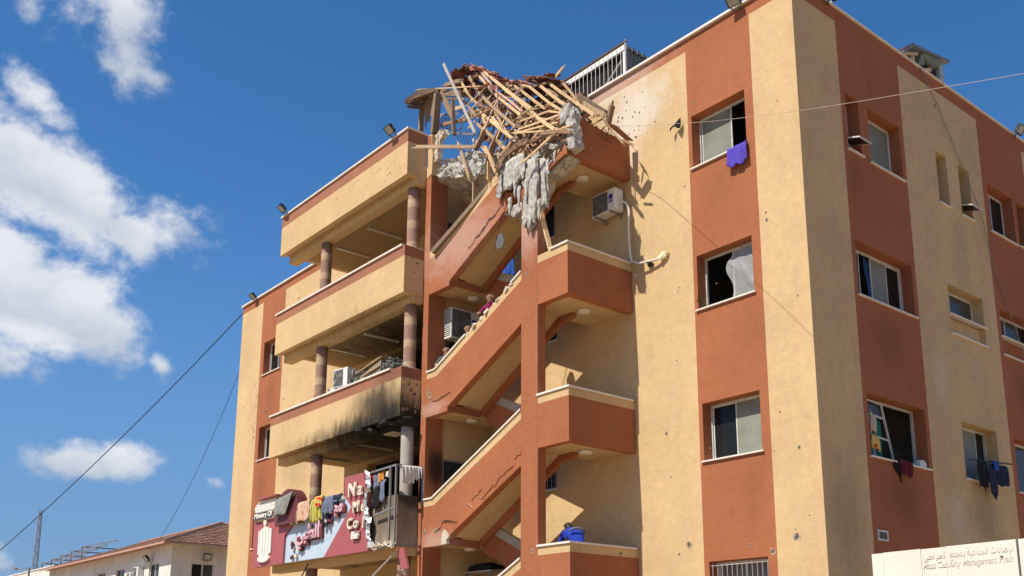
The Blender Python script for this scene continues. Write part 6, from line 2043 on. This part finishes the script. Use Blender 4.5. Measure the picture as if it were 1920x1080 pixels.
# ------------------------------------------------------------------ wreckage on the third balcony
t = thing('broken_cabinet', 'buckled tan cabinet lying on the third balcony behind the parapet', 'cabinet', (-13.1, -1.9, 7.3))
M['tan'] = simple('dusty tan panel', (0.24, 0.19, 0.13), 0.8, var=0.2, scale=4, bump=0.4)
mb = MB()
mb.hexa([(-13.8, -2.1, 8.3), (-12.5, -2.1, 8.35), (-12.5, -1.6, 8.4), (-13.8, -1.6, 8.35), (-13.75, -2.1, 8.86), (-12.48, -2.1, 9.10), (-12.48, -1.6, 9.15), (-13.75, -1.6, 8.95)])
mb.build('body', M['tan'], t)
mb = MB()
for a, b in (((-13.75, 8.95), (-12.45, 9.18)), ((-13.4, 8.8), (-12.5, 8.93))):
    mb.beam((a[0], -2.15, a[1]), (b[0], -2.12, b[1]), 0.05, 0.03)
mb.build('rail', M['pine2'], t)
mb = MB()
mb.mm(-13.7, -12.6, -2.1, -1.6, 7.3, 8.31)
mb.build('base', M['burnt'], t)
rugged('rubble_heap', [(-12.4, 8.35), (-12.35, 9.05), (-12.1, 9.15), (-11.9, 8.95), (-11.75, 8.75), (-11.7, 8.35)], -2.1, -1.5, simple('ash grey debris', (0.10, 0.10, 0.085), 0.95, var=0.5, scale=9), parent=BLD, amp=0.12, seed=51, sub=3)
rugged('rubble_heap', [(-14.2, 8.3), (-14.15, 8.75), (-13.95, 9.0), (-13.75, 9.1), (-13.6, 8.8), (-13.5, 8.3)], -2.1, -1.5, simple('twisted metal', (0.16, 0.15, 0.13), 0.6, 0.3, var=0.5, scale=9), parent=BLD, amp=0.11, seed=52, sub=3)
rugged('rubble_heap', [(-16.2, 8.2), (-16.1, 8.75), (-15.7, 8.72), (-15.3, 8.85), (-15.0, 8.7), (-14.95, 8.2)], -2.1, -1.8, M['c_white'], parent=BLD, amp=0.06, seed=53, sub=2)

# bench with a bag of dark stuff in the lowest stair opening
t = thing('table', 'small grey table in the lowest left stair opening', 'table', (-9.6, -0.6, 0.45))
mb = MB()
mb.mm(-10.2, -9.1, -0.8, -0.3, 3.06, 3.10)
mb.build('table_top', M['cement'], t)
for x in (-10.15, -9.15):
    for y in (-.75, -.35):
        mb = MB()
        mb.beam((x, y, 0.46), (x, y, 3.06), 0.05, 0.05)
        mb.build('leg', M['steel'], t)
rugged('black_bundle', [(-10.1, 3.12), (-10.0, 3.24), (-9.6, 3.3), (-9.2, 3.24), (-9.05, 3.12)], -0.75, -0.35, M['c_black'], parent=BLD, amp=0.03, seed=55)

# ------------------------------------------------------------------ wires
M['tan_wire'] = simple('pale tan cable', (0.42, 0.33, 0.27), 0.7)


def wire(label, pts, r, mat='black', name='cable'):
    mb = MB()
    mb.tube(pts, r, 5)
    return mb.build(name, M[mat], None, label=label, cat='cable')


def sagging(a, b, n, sag):
    a, b = Vector(a), Vector(b)
    return [a.lerp(b, i / n) - Vector((0, 0, sag * 4 * (i / n) * (1 - i / n))) for i in range(n + 1)]


wire('thick dark cable running from the far left roof corner down across the sky', sagging((-26.83, 0.0, 14.86), (-45.56, -4.0, 6.28), 24, 0.30), 0.022)
wire('thin faint cable dropping behind the far left end of the building', sagging((-29.15, 1.0, 12.94), (-43.47, 3.4, 7.28), 20, 0.55), 0.012)
WP = [Vector(q) for q in ((-4.38, -0.95, 13.16), (-3.6, -1.15, 12.76), (-0.84, -2.3, 11.19), (0.55, -3.0, 10.38), (2.95, -4.5, 8.89), (4.53, -5.6, 7.88), (5.81, -6.6, 7.02), (6.74, -7.4, 6.36), (7.46, -8.0, 5.86), (7.94, -8.4, 5.53))]
sm = []
for i in range(len(WP) - 1):
    a, b, c_, d = WP[max(i - 1, 0)], WP[i], WP[i + 1], WP[min(i + 2, len(WP) - 1)]
    for k in range(6):
        t_ = k / 6
        sm.append(0.5 * ((2 * b) + (c_ - a) * t_ + (2 * a - 5 * b + 4 * c_ - d) * t_ ** 2 + (3 * b - a - 3 * c_ + d) * t_ ** 3))
sm.append(WP[-1])
wire('thin pale cable crossing the front and side walls high up', sm, [0.005 - 0.0026 * i / (len(sm) - 1) for i in range(len(sm))], 'tan_wire')
wire('thin dark cable hanging down the side wall from the roof hut', [(0.03, 5.2, 15.17), (0.05, 5.43, 14.82), (0.05, 5.87, 14.41), (0.05, 6.72, 13.26), (0.07, 7.4, 12.3), (0.06, 7.7, 11.98), (0.05, 7.96, 10.92), (0.04, 8.54, 9.89), (0.04, 9.28, 8.63), (0.04, 10.0, 7.0)], 0.010, 'steel')

# ------------------------------------------------------------------ people
SKIN = simple('skin', (0.38, 0.21, 0.13), 0.6, var=0.05)
HAIR = simple('dark hair', (0.02, 0.015, 0.012), 0.7)


def person(label, loc, face, h, joints, shirt, trousers, hair=None):
    hair = hair or HAIR
    """one continuous skinned body; joints are given for a 1.75 m figure, facing -Y, then scaled and turned"""
    s = h / 1.75
    J = joints
    order = ['pelvis', 'waist', 'chest', 'neck', 'head', 'crown', 'shL', 'elL', 'wrL', 'hdL', 'shR', 'elR', 'wrR', 'hdR', 'hipL', 'knL', 'anL', 'toL', 'hipR', 'knR', 'anR', 'toR']
    rad = {'pelvis': .145, 'waist': .135, 'chest': .16, 'neck': .058, 'head': .092, 'crown': .082, 'shL': .075, 'elL': .047, 'wrL': .03, 'hdL': .036, 'hipL': .10, 'knL': .062, 'anL': .04, 'toL': .038}
    E_ = [('pelvis', 'waist'), ('waist', 'chest'), ('chest', 'neck'), ('neck', 'head'), ('head', 'crown'), ('chest', 'shL'), ('shL', 'elL'), ('elL', 'wrL'), ('wrL', 'hdL'), ('chest', 'shR'), ('shR', 'elR'), ('elR', 'wrR'), ('wrR', 'hdR'),
          ('pelvis', 'hipL'), ('hipL', 'knL'), ('knL', 'anL'), ('anL', 'toL'), ('pelvis', 'hipR'), ('hipR', 'knR'), ('knR', 'anR'), ('anR', 'toR')]
    me = bpy.data.meshes.new('skeleton')
    me.from_pydata([Vector(J[k]) * s for k in order], [(order.index(a), order.index(b)) for a, b in E_], [])
    o = bpy.data.objects.new('skeleton', me)
    C.objects.link(o)
    sk = o.modifiers.new('skin', 'SKIN')
    sk.use_smooth_shade = True
    for i, k in enumerate(order):
        r = rad.get(k, rad.get(k[:-1] + 'L', .05)) * s
        me.skin_vertices[0].data[i].radius = (r, r)
    me.skin_vertices[0].data[0].use_root = True
    sb = o.modifiers.new('sub', 'SUBSURF')
    sb.levels = sb.render_levels = 2
    bpy.context.view_layer.update()
    dg = bpy.context.evaluated_depsgraph_get()
    body = bpy.data.meshes.new_from_object(o.evaluated_get(dg))
    bpy.data.objects.remove(o)
    body.materials.clear()
    for q in (SKIN, shirt, trousers, hair):
        body.materials.append(q)
    segs = [(a, b) for a, b in E_]

    def near(p):
        best = None
        for a, b in segs:
            A, B = Vector(J[a]) * s, Vector(J[b]) * s
            ab = B - A
            t_ = max(0, min(1, (p - A).dot(ab) / max(ab.length_squared, 1e-9)))
            d = (p - A - ab * t_).length
            if best is None or d < best[0]:
                best = (d, a, b, t_)
        return best
    hc = Vector(J['head']) * s
    hu = (Vector(J['crown']) - Vector(J['neck'])).normalized()
    for f in body.polygons:
        p = f.center
        d, a, b, t_ = near(p)
        k = 1
        if b in ('head', 'crown'):
            k = 0
            q = p - hc
            if q.dot(hu) > 0.05 * s or q.y > 0.02 * s:
                k = 3
        elif b[:2] in ('wr', 'hd'):
            k = 0
        elif b[:2] in ('kn', 'an', 'to') or (b[:3] == 'hip') or (a == 'pelvis' and t_ < .15):
            k = 2
        f.material_index = k
        f.use_smooth = True
    root = thing('person', label, 'person', loc, rotz=face)
    bo = bpy.data.objects.new('body', body)
    C.objects.link(bo)
    bo.parent = root
    mb = MB()
    fwd = Vector((0, -1, 0))
    nb = hc + fwd * 0.088 * s
    mb.mesh([nb + Vector((-.014, 0, -.022)) * s, nb + Vector((.014, 0, -.022)) * s, nb + Vector((0, -.024, -.018)) * s, nb + Vector((0, 0, .026)) * s], [(0, 1, 2), (0, 2, 3), (1, 3, 2)])
    mb.build('nose', SKIN, root, local=True)
    for sx in (-1, 1):
        mb = MB()
        mb.lathe(hc + Vector((sx * .034, -.083, .02)) * s, [(0.002, -.006 * s), (0.009 * s, 0), (0.002, .006 * s)], 8)
        mb.build('eye', HAIR, root, local=True)
        mb = MB()
        mb.lathe(hc + Vector((sx * .09, 0.0, -.005)) * s, [(0.004, -.03 * s), (0.016 * s, -.01 * s), (0.017 * s, .012 * s), (0.004, .03 * s)], 8)
        mb.build('ear', SKIN, root, local=True, smooth=True)
        # separate curled fingers
        hd, wr = Vector(J['hdL' if sx < 0 else 'hdR']) * s, Vector(J['wrL' if sx < 0 else 'wrR']) * s
        d = (hd - wr).normalized()
        side = d.cross(Vector((0, 0, 1)))
        side = side.normalized() if side.length > .1 else Vector((1, 0, 0))
        nrm = side.cross(d)
        for i in range(4):
            ln = (.072, .08, .075, .058)[i] * s
            a = hd + side * (-.03 + .02 * i) * s
            mb = MB()
            mb.tube([a - d * .02 * s, a + d * ln * .5 - nrm * .006 * s, a + d * ln * .85 - nrm * .028 * s], [.009 * s, .008 * s, .006 * s], 6)
            mb.build('finger', SKIN, root, local=True, smooth=True)
        mb = MB()
        a = hd - d * .03 * s - side * .03 * s
        mb.tube([a, a - side * .025 * s + d * .03 * s, a - side * .02 * s + d * .055 * s], [.011 * s, .009 * s, .007 * s], 6)
        mb.build('thumb', SKIN, root, local=True, smooth=True)
    return root


STAND = {'pelvis': (0, 0, .95), 'waist': (0, -.01, 1.12), 'chest': (0, -.01, 1.33), 'neck': (0, -.01, 1.50), 'head': (0, -.03, 1.62), 'crown': (0, -.02, 1.69),
         'shL': (-.19, 0, 1.40), 'elL': (-.25, .02, 1.13), 'wrL': (-.26, -.12, .94), 'hdL': (-.26, -.16, .86), 'shR': (.19, 0, 1.40), 'elR': (.25, .02, 1.13), 'wrR': (.26, -.12, .94), 'hdR': (.26, -.16, .86),
         'hipL': (-.1, 0, .88), 'knL': (-.11, -.02, .48), 'anL': (-.11, .02, .07), 'toL': (-.12, -.15, .035), 'hipR': (.1, 0, .88), 'knR': (.11, -.02, .48), 'anR': (.11, .02, .07), 'toR': (.12, -.15, .035)}
BEND = dict(STAND)
BEND.update({'waist': (0, -.08, 1.10), 'chest': (0, -.22, 1.24), 'neck': (0, -.36, 1.36), 'head': (0, -.44, 1.44), 'crown': (0, -.47, 1.51), 'shL': (-.20, -.26, 1.28), 'elL': (-.27, -.36, 1.05), 'wrL': (-.18, -.55, .98), 'hdL': (-.14, -.62, .96),
             'shR': (.20, -.26, 1.28), 'elR': (.27, -.36, 1.05), 'wrR': (.18, -.55, .98), 'hdR': (.14, -.62, .96)})
LEAN = dict(STAND)
LEAN.update({'chest': (0, -.10, 1.32), 'neck': (0, -.15, 1.48), 'head': (0, -.20, 1.59), 'crown': (0, -.19, 1.67), 'shL': (-.19, -.09, 1.38), 'elL': (-.26, -.25, 1.18), 'wrL': (-.2, -.42, 1.12), 'hdL': (-.17, -.49, 1.11),
             'shR': (.19, -.09, 1.38), 'elR': (.26, -.25, 1.18), 'wrR': (.2, -.42, 1.12), 'hdR': (.17, -.49, 1.11)})
sh_blue = cloth_mat('royal blue jacket', (0.02, 0.045, 0.34), 0.15, 6)
sh_mag = cloth_mat('magenta top', (0.20, 0.018, 0.07), 0.2, 6)
sh_dark = cloth_mat('dark child top', (0.10, 0.09, 0.09), 0.2, 6)
sh_tan = cloth_mat('tan child top', (0.30, 0.2, 0.14), 0.2, 6)
tr_dark = cloth_mat('dark trousers', (0.03, 0.03, 0.035), 0.2, 6)
pm = person('person bending over in a royal blue jacket on the lowest right landing', (-5.32, -1.28, 2.29), R(262), 1.86, BEND, sh_blue, tr_dark)
mb = MB()
mb.tube([Vector(q) * 1.063 for q in ((-.2, -.10, 1.30), (-.1, -.085, 1.345), (0, -.08, 1.36), (.1, -.085, 1.345), (.2, -.10, 1.30))], 0.028, 6)
mb.build('jacket_band', M['c_slate'], pm, local=True, smooth=True)
person('person in magenta clothes leaning on the middle sloping stair parapet', (-8.18, -1.5, 8.16), R(25), 1.80, LEAN, sh_mag, tr_dark, sh_mag)
person('small child in dark clothes looking over the parapet below the left air conditioner', (-10.02, -1.55, 7.20), R(40), 1.80, LEAN, sh_dark, tr_dark)
person('child in a tan top further up the stairs behind the sloping parapet', (-9.08, -1.52, 7.56), R(30), 1.80, LEAN, sh_tan, tr_dark)

# ------------------------------------------------------------------ signboard at the lower right
M['board'] = simple('weathered white board', (0.655, 0.60, 0.51), 0.7, var=0.07, scale=2.5, bump=0.1)
M['faded'] = simple('faded grey print', (0.585, 0.535, 0.465), 0.8, var=0.08, scale=9)
M['faded2'] = simple('fainter grey print', (0.62, 0.568, 0.485), 0.8, var=0.08, scale=9)
M['seam'] = simple('board joint', (0.45, 0.40, 0.33), 0.8)
B0, B1 = Vector((6.07, -8.64, 0)), Vector((7.36, -8.81, 0))
bd = (B1 - B0).normalized()
bn = Vector((bd.y, -bd.x, 0))          # towards the viewer
bn = bn if bn.y < 0 else -bn
SB = thing('notice_board', 'weathered white notice board with faded casualty plan heading at the lower right', 'notice board', (6.9, -8.75, GZ))


def bq(name, u0, u1, z0, z1, d0, d1, mat, par):
    mb = MB()
    a, b = B0 + bd * u0, B0 + bd * u1
    mb.hexa([a + bn * d1 + Vector((0, 0, z0)), b + bn * d1 + Vector((0, 0, z0)), b + bn * d0 + Vector((0, 0, z0)), a + bn * d0 + Vector((0, 0, z0)),
             a + bn * d1 + Vector((0, 0, z1)), b + bn * d1 + Vector((0, 0, z1)), b + bn * d0 + Vector((0, 0, z1)), a + bn * d0 + Vector((0, 0, z1))])
    return mb.build(name, M[mat], par)


us = [0.0, 0.115, 0.475, 0.70, 1.285]
pan = []
for i in range(4):
    for (z0, z1) in ((0.9, 1.475), (1.479, 1.752 + 0.0)):
        pan.append(bq('panel', us[i] + .0015, us[i + 1] - .0015, z0, z1 + random.uniform(-.003, .003), 0.0, 0.02 + random.uniform(0, .002), 'board', SB))
us2 = [1.30, 1.75, 2.3, 2.9]
for i in range(3):
    for (z0, z1) in ((0.9, 1.475), (1.479, 1.752)):
        bq('panel', us2[i] + .0015, us2[i + 1] - .0015, z0, z1, 0.0, 0.02, 'board', SB)
bq('backing', 0.004, 1.28, 0.9, 1.745, -0.03, -0.001, 'seam', SB)
bq('backing', 1.304, 2.89, 0.9, 1.745, -0.03, -0.001, 'seam', SB)
for u in (0.1, 1.2, 1.4, 2.8):
    bq('post', u, u + 0.06, GZ, 1.7, -0.09, -0.031, 'steel', SB)


def bl(text, u, z, size, mat, width=None, bold=0.0):
    letters('lettering', text, M[mat], SB, B0 + bd * u + bn * 0.0245 + Vector((0, 0, z)), size, 0.0012, xax=bd, width=width, bold=bold)


bl('Mass Casualty', 0.49, 1.595, 0.072, 'faded2', width=0.33, bold=0.001)
bl('Management', 0.845, 1.595, 0.072, 'faded', width=0.275, bold=0.001)
bl('Plan', 1.14, 1.595, 0.072, 'faded', width=0.115, bold=0.001)
bl(arabic('الإصابات الجماعية بمجمع'), 0.73, 1.668, 0.085, 'faded', width=0.53)
bl(arabic('ناصر الطبي'), 0.50, 1.668, 0.08, 'faded2', width=0.19)
for k in range(3):
    bq('faint_rule', 0.13 + .01 * k, 0.33 - .015 * k, 1.525 - k * .017, 1.530 - k * .017, 0.021, 0.0235, 'faded2', SB)
# a shot hole by the last word
mb = MB()
p = B0 + bd * 1.165 + bn * 0.0255
mb.tube([p + Vector((0, 0, 1.64)), p + Vector((0, 0, 1.632))], 0.009, 8)
mb.build('hole', M['rust'], SB)

# ------------------------------------------------------------------ distant house with a hipped tile roof
M['hwall'] = plaster('off white house render', (0.64, 0.61, 0.55), var=0.1, streak=0.15)
HS = thing('distant_house', 'off white house with a hipped red tile roof left of the damaged building', 'house', (-53, 8, GZ))
HX0, HX1, HY0, HY1, HZ = -64.0, -42.1, 3.6, 12.6, 7.0
HWF = [(-45.3, -43.8, 4.6, 6.05), (-50.8, -49.3, 4.6, 6.1), (-54.2, -52.7, 4.6, 6.1), (-58.6, -57.2, 4.6, 6.0), (-62.5, -61.2, 4.6, 6.0)]
HWS = [(4.72, 6.0, 4.6, 5.98), (8.5, 10.0, 4.6, 5.98)]
w = MB()
wall_grid(w, [HX0, HX1], [GZ, HZ], HWF, lambda u, v: 0, lambda u, v, d: (u, HY0 + d, v), 0.25)
wall_grid(w, [HY0, HY1], [GZ, HZ], HWS, lambda u, v: 0, lambda u, v, d: (HX1 - d, u, v), 0.25)
w.face([(HX0, HY0, GZ), (HX0, HY1, GZ), (HX0, HY1, HZ), (HX0, HY0, HZ)], 0)
w.face([(HX0, HY1, GZ), (HX1, HY1, GZ), (HX1, HY1, HZ), (HX0, HY1, HZ)], 0)
w.face([(HX0, HY0, HZ), (HX1, HY0, HZ), (HX1, HY1, HZ), (HX0, HY1, HZ)], 0)
w.build('wall', [M['hwall'], M['hwall'], M['hwall']], HS, fix=False)


def hwin(P, u0, u1, v0, v1, halves):
    def bx(mb, a, b, c, d, d0, d1):
        mb.hexa([P(a, d0, c), P(b, d0, c), P(b, d1, c), P(a, d1, c), P(a, d0, d), P(b, d0, d), P(b, d1, d), P(a, d1, d)])
    mb = MB()
    t_ = 0.07
    bx(mb, u0, u0 + t_, v0, v1, .08, .16)
    bx(mb, u1 - t_, u1, v0, v1, .08, .16)
    bx(mb, u0 + t_, u1 - t_, v0, v0 + t_, .08, .16)
    bx(mb, u0 + t_, u1 - t_, v1 - t_, v1, .08, .16)
    md = (u0 + u1) / 2
    bx(mb, md - .04, md + .04, v0 + t_, v1 - t_, .08, .16)
    o = mb.build('window', M['alu'], HS)
    for a, b, mt in ((u0 + t_, md - .04, halves[0]), (md + .04, u1 - t_, halves[1])):
        mb = MB()
        bx(mb, a, b, v0 + t_, v1 - t_, .11, .13)
        mb.build('pane', M[mt], o)


for i, q in enumerate(HWF):
    hwin(lambda u, d, v: (u, HY0 + d, v), *q, ('glass_dark', 'glass_grey'))
for i, q in enumerate(HWS):
    hwin(lambda u, d, v: (HX1 - d, u, v), *q, ('glass_dark', 'glass_frost' if i else 'glass_grey'))
ov = 0.7
E0 = [(HX1 + ov, HY0 - ov, 6.92), (HX1 + ov, HY1 + ov, 6.92), (HX0 - ov, HY1 + ov, 6.92), (HX0 - ov, HY0 - ov, 6.92)]
RA, RB = (-46.1, 8.0, 8.76), (HX0 + 4.2, 8.0, 8.76)
w = MB()
w.mesh(E0 + [RA, RB], [(0, 1, 4), (1, 2, 5, 4), (2, 3, 5), (3, 0, 4, 5), (3, 2, 1, 0)])
rf = w.build('roof', M['house_tile'], HS)
tl = MB()


def tile_slope(e0, e1, r0, r1, rows, pitch):
    e0, e1, r0, r1 = Vector(e0), Vector(e1), Vector(r0), Vector(r1)
    nn = (e1 - e0).cross(r0 - e0).normalized()
    if nn.z < 0:
        nn = -nn
    for k in range(rows):
        a, b = k / rows, (k + 1.15) / rows
        p0, p1 = e0.lerp(r0, a), e1.lerp(r1, a)
        q0, q1 = e0.lerp(r0, min(b, 1)), e1.lerp(r1, min(b, 1))
        n_ = max(1, int((p1 - p0).length / pitch))
        for i in range(n_):
            s0, s1 = i / n_ + .06 / n_, (i + 1) / n_ - .06 / n_
            jit = random.uniform(0, .02)
            A, B, Cc, D = p0.lerp(p1, s0), p0.lerp(p1, s1), q0.lerp(q1, s1), q0.lerp(q1, s0)
            up_ = nn * (0.07 + jit)
            tl.face([A + up_, B + up_, Cc + nn * .02, D + nn * .02])
            tl.face([A, B, B + up_, A + up_])


tile_slope(E0[0], E0[1], RA, RA, 15, 0.34)
tile_slope(E0[3], E0[0], RB, RA, 13, 0.34)
tl.build('roof_tiles', M['house_tile'], rf, kind='stuff', fix=False)
mb = MB()
mb.tube([Vector(E0[0]) + Vector((0, 0, .06)), Vector(RA) + Vector((0, 0, .06))], 0.10, 6)
mb.tube([Vector(RB) + Vector((0, 0, .06)), Vector(RA) + Vector((0, 0, .06))], 0.10, 6)
mb.tube([Vector(E0[1]) + Vector((0, 0, .06)), Vector(RA) + Vector((0, 0, .06))], 0.10, 6)
mb.build('ridge_tiles', M['house_tile'], rf)
mb = MB()
mb.mm(HX0 - ov, HX1 + ov + .04, HY0 - ov - .04, HY0 - ov + .02, 6.84, 6.93)
mb.mm(HX1 + ov - .02, HX1 + ov + .04, HY0 - ov + .02, HY1 + ov, 6.84, 6.93)
mb.build('eave_board', simple('pinkish eave board', (0.45, 0.27, 0.20), 0.7), HS)
aircon('small air conditioner beside the window on the far house front', (-46.5, 3.42, 5.40), 0, 0.8, 0.3, 0.55, sticker=False)
aircon('smaller air conditioner further left on the far house front', (-47.6, 3.42, 5.2), 0, 0.6, 0.3, 0.5, sticker=False)
GH = 'floodlights on the far house'
floodlight('floodlight', 'floodlight on a bracket over the far house front window', (-44.9, 3.45, 6.2), 0, R(40), 1.4, GH)
floodlight('floodlight', 'floodlight on the shaded end wall of the far house', (-42.0, 5.45, 6.2), R(90), R(30), 1.4, GH)

mb = MB()
mb.mm(-80, -63.7, 3.55, 3.85, GZ, 7.2)
mb.mm(-80, -63.6, 3.5, 3.9, 7.2, 7.28)
mb.build('boundary_wall', M['hwall'], None, label='low off white wall running left from the far house', cat='wall')
t = thing('steel_pergola', 'bare steel pergola frame behind the far house wall', 'pergola', (-80, 10, GZ))
for i in range(5):
    x = -88 + i * 2.9
    z = 9.45 + i * 0.14
    mb = MB()
    mb.beam((x, 9, GZ), (x, 9, z), 0.10, 0.10)
    mb.build('post', M['steel'], t)
    mb = MB()
    mb.beam((x - .3, 9, z), (x + 11 - i * .6, 9, z - 0.25), 0.09, 0.09)
    mb.build('beam', M['steel'], t)
    mb = MB()
    mb.beam((x, 9, z), (x, 14, z), 0.09, 0.09)
    mb.build('beam', M['steel'], t)

t = thing('street_lamp', 'small street lamp reaching left over the far wall', 'street lamp', (-68, 3.0, GZ))
mb = MB()
mb.beam((-67.9, 3.0, GZ), (-67.9, 3.0, 7.35), 0.12, 0.12)
mb.build('pole', M['steel'], t)
mb = MB()
mb.beam((-67.9, 3.0, 7.3), (-71.6, 3.0, 7.45), 0.09, 0.07)
mb.build('arm', M['steel'], t)
mb = MB()
mb.hexa([(-72.5, 2.9, 7.5), (-71.5, 2.9, 7.38), (-71.5, 3.1, 7.38), (-72.5, 3.1, 7.5), (-72.4, 2.95, 7.75), (-71.5, 2.92, 7.55), (-71.5, 3.08, 7.55), (-72.4, 3.05, 7.75)])
mb.build('lamp_head', M['steel'], t)

# lattice mast far away
M['mast'] = simple('haze tinted mast paint', (0.30, 0.32, 0.34), 0.6)  # distance haze put into the mast colour as a paler grey
t = thing('lattice_mast', 'thin steel lattice mast far off at the left edge', 'mast', (-96, 10.4, GZ))
H0, H1 = GZ, 15.42
legs = []
for k in range(4):
    a = math.pi / 4 + k * math.pi / 2
    P = lambda z: Vector((-96 + (0.52 - 0.022 * (z - GZ)) * math.cos(a), 10.4 + (0.52 - 0.022 * (z - GZ)) * math.sin(a), z))
    mb = MB()
    mb.beam(P(H0), P(H1), 0.06, 0.06)
    mb.build('leg', M['mast'], t)
    legs.append((P(H0), P(H1)))
mb = MB()
nb = 26
for k in range(4):
    A, B = legs[k], legs[(k + 1) % 4]
    for i in range(nb):
        f0, f1 = i / nb, (i + 1) / nb
        mb.beam(A[0].lerp(A[1], f0), B[0].lerp(B[1], f0), 0.035, 0.035)
        if i % 2:
            mb.beam(A[0].lerp(A[1], f0), B[0].lerp(B[1], f1), 0.035, 0.035)
        else:
            mb.beam(B[0].lerp(B[1], f0), A[0].lerp(A[1], f1), 0.035, 0.035)
mb.build('brace', M['mast'], t)
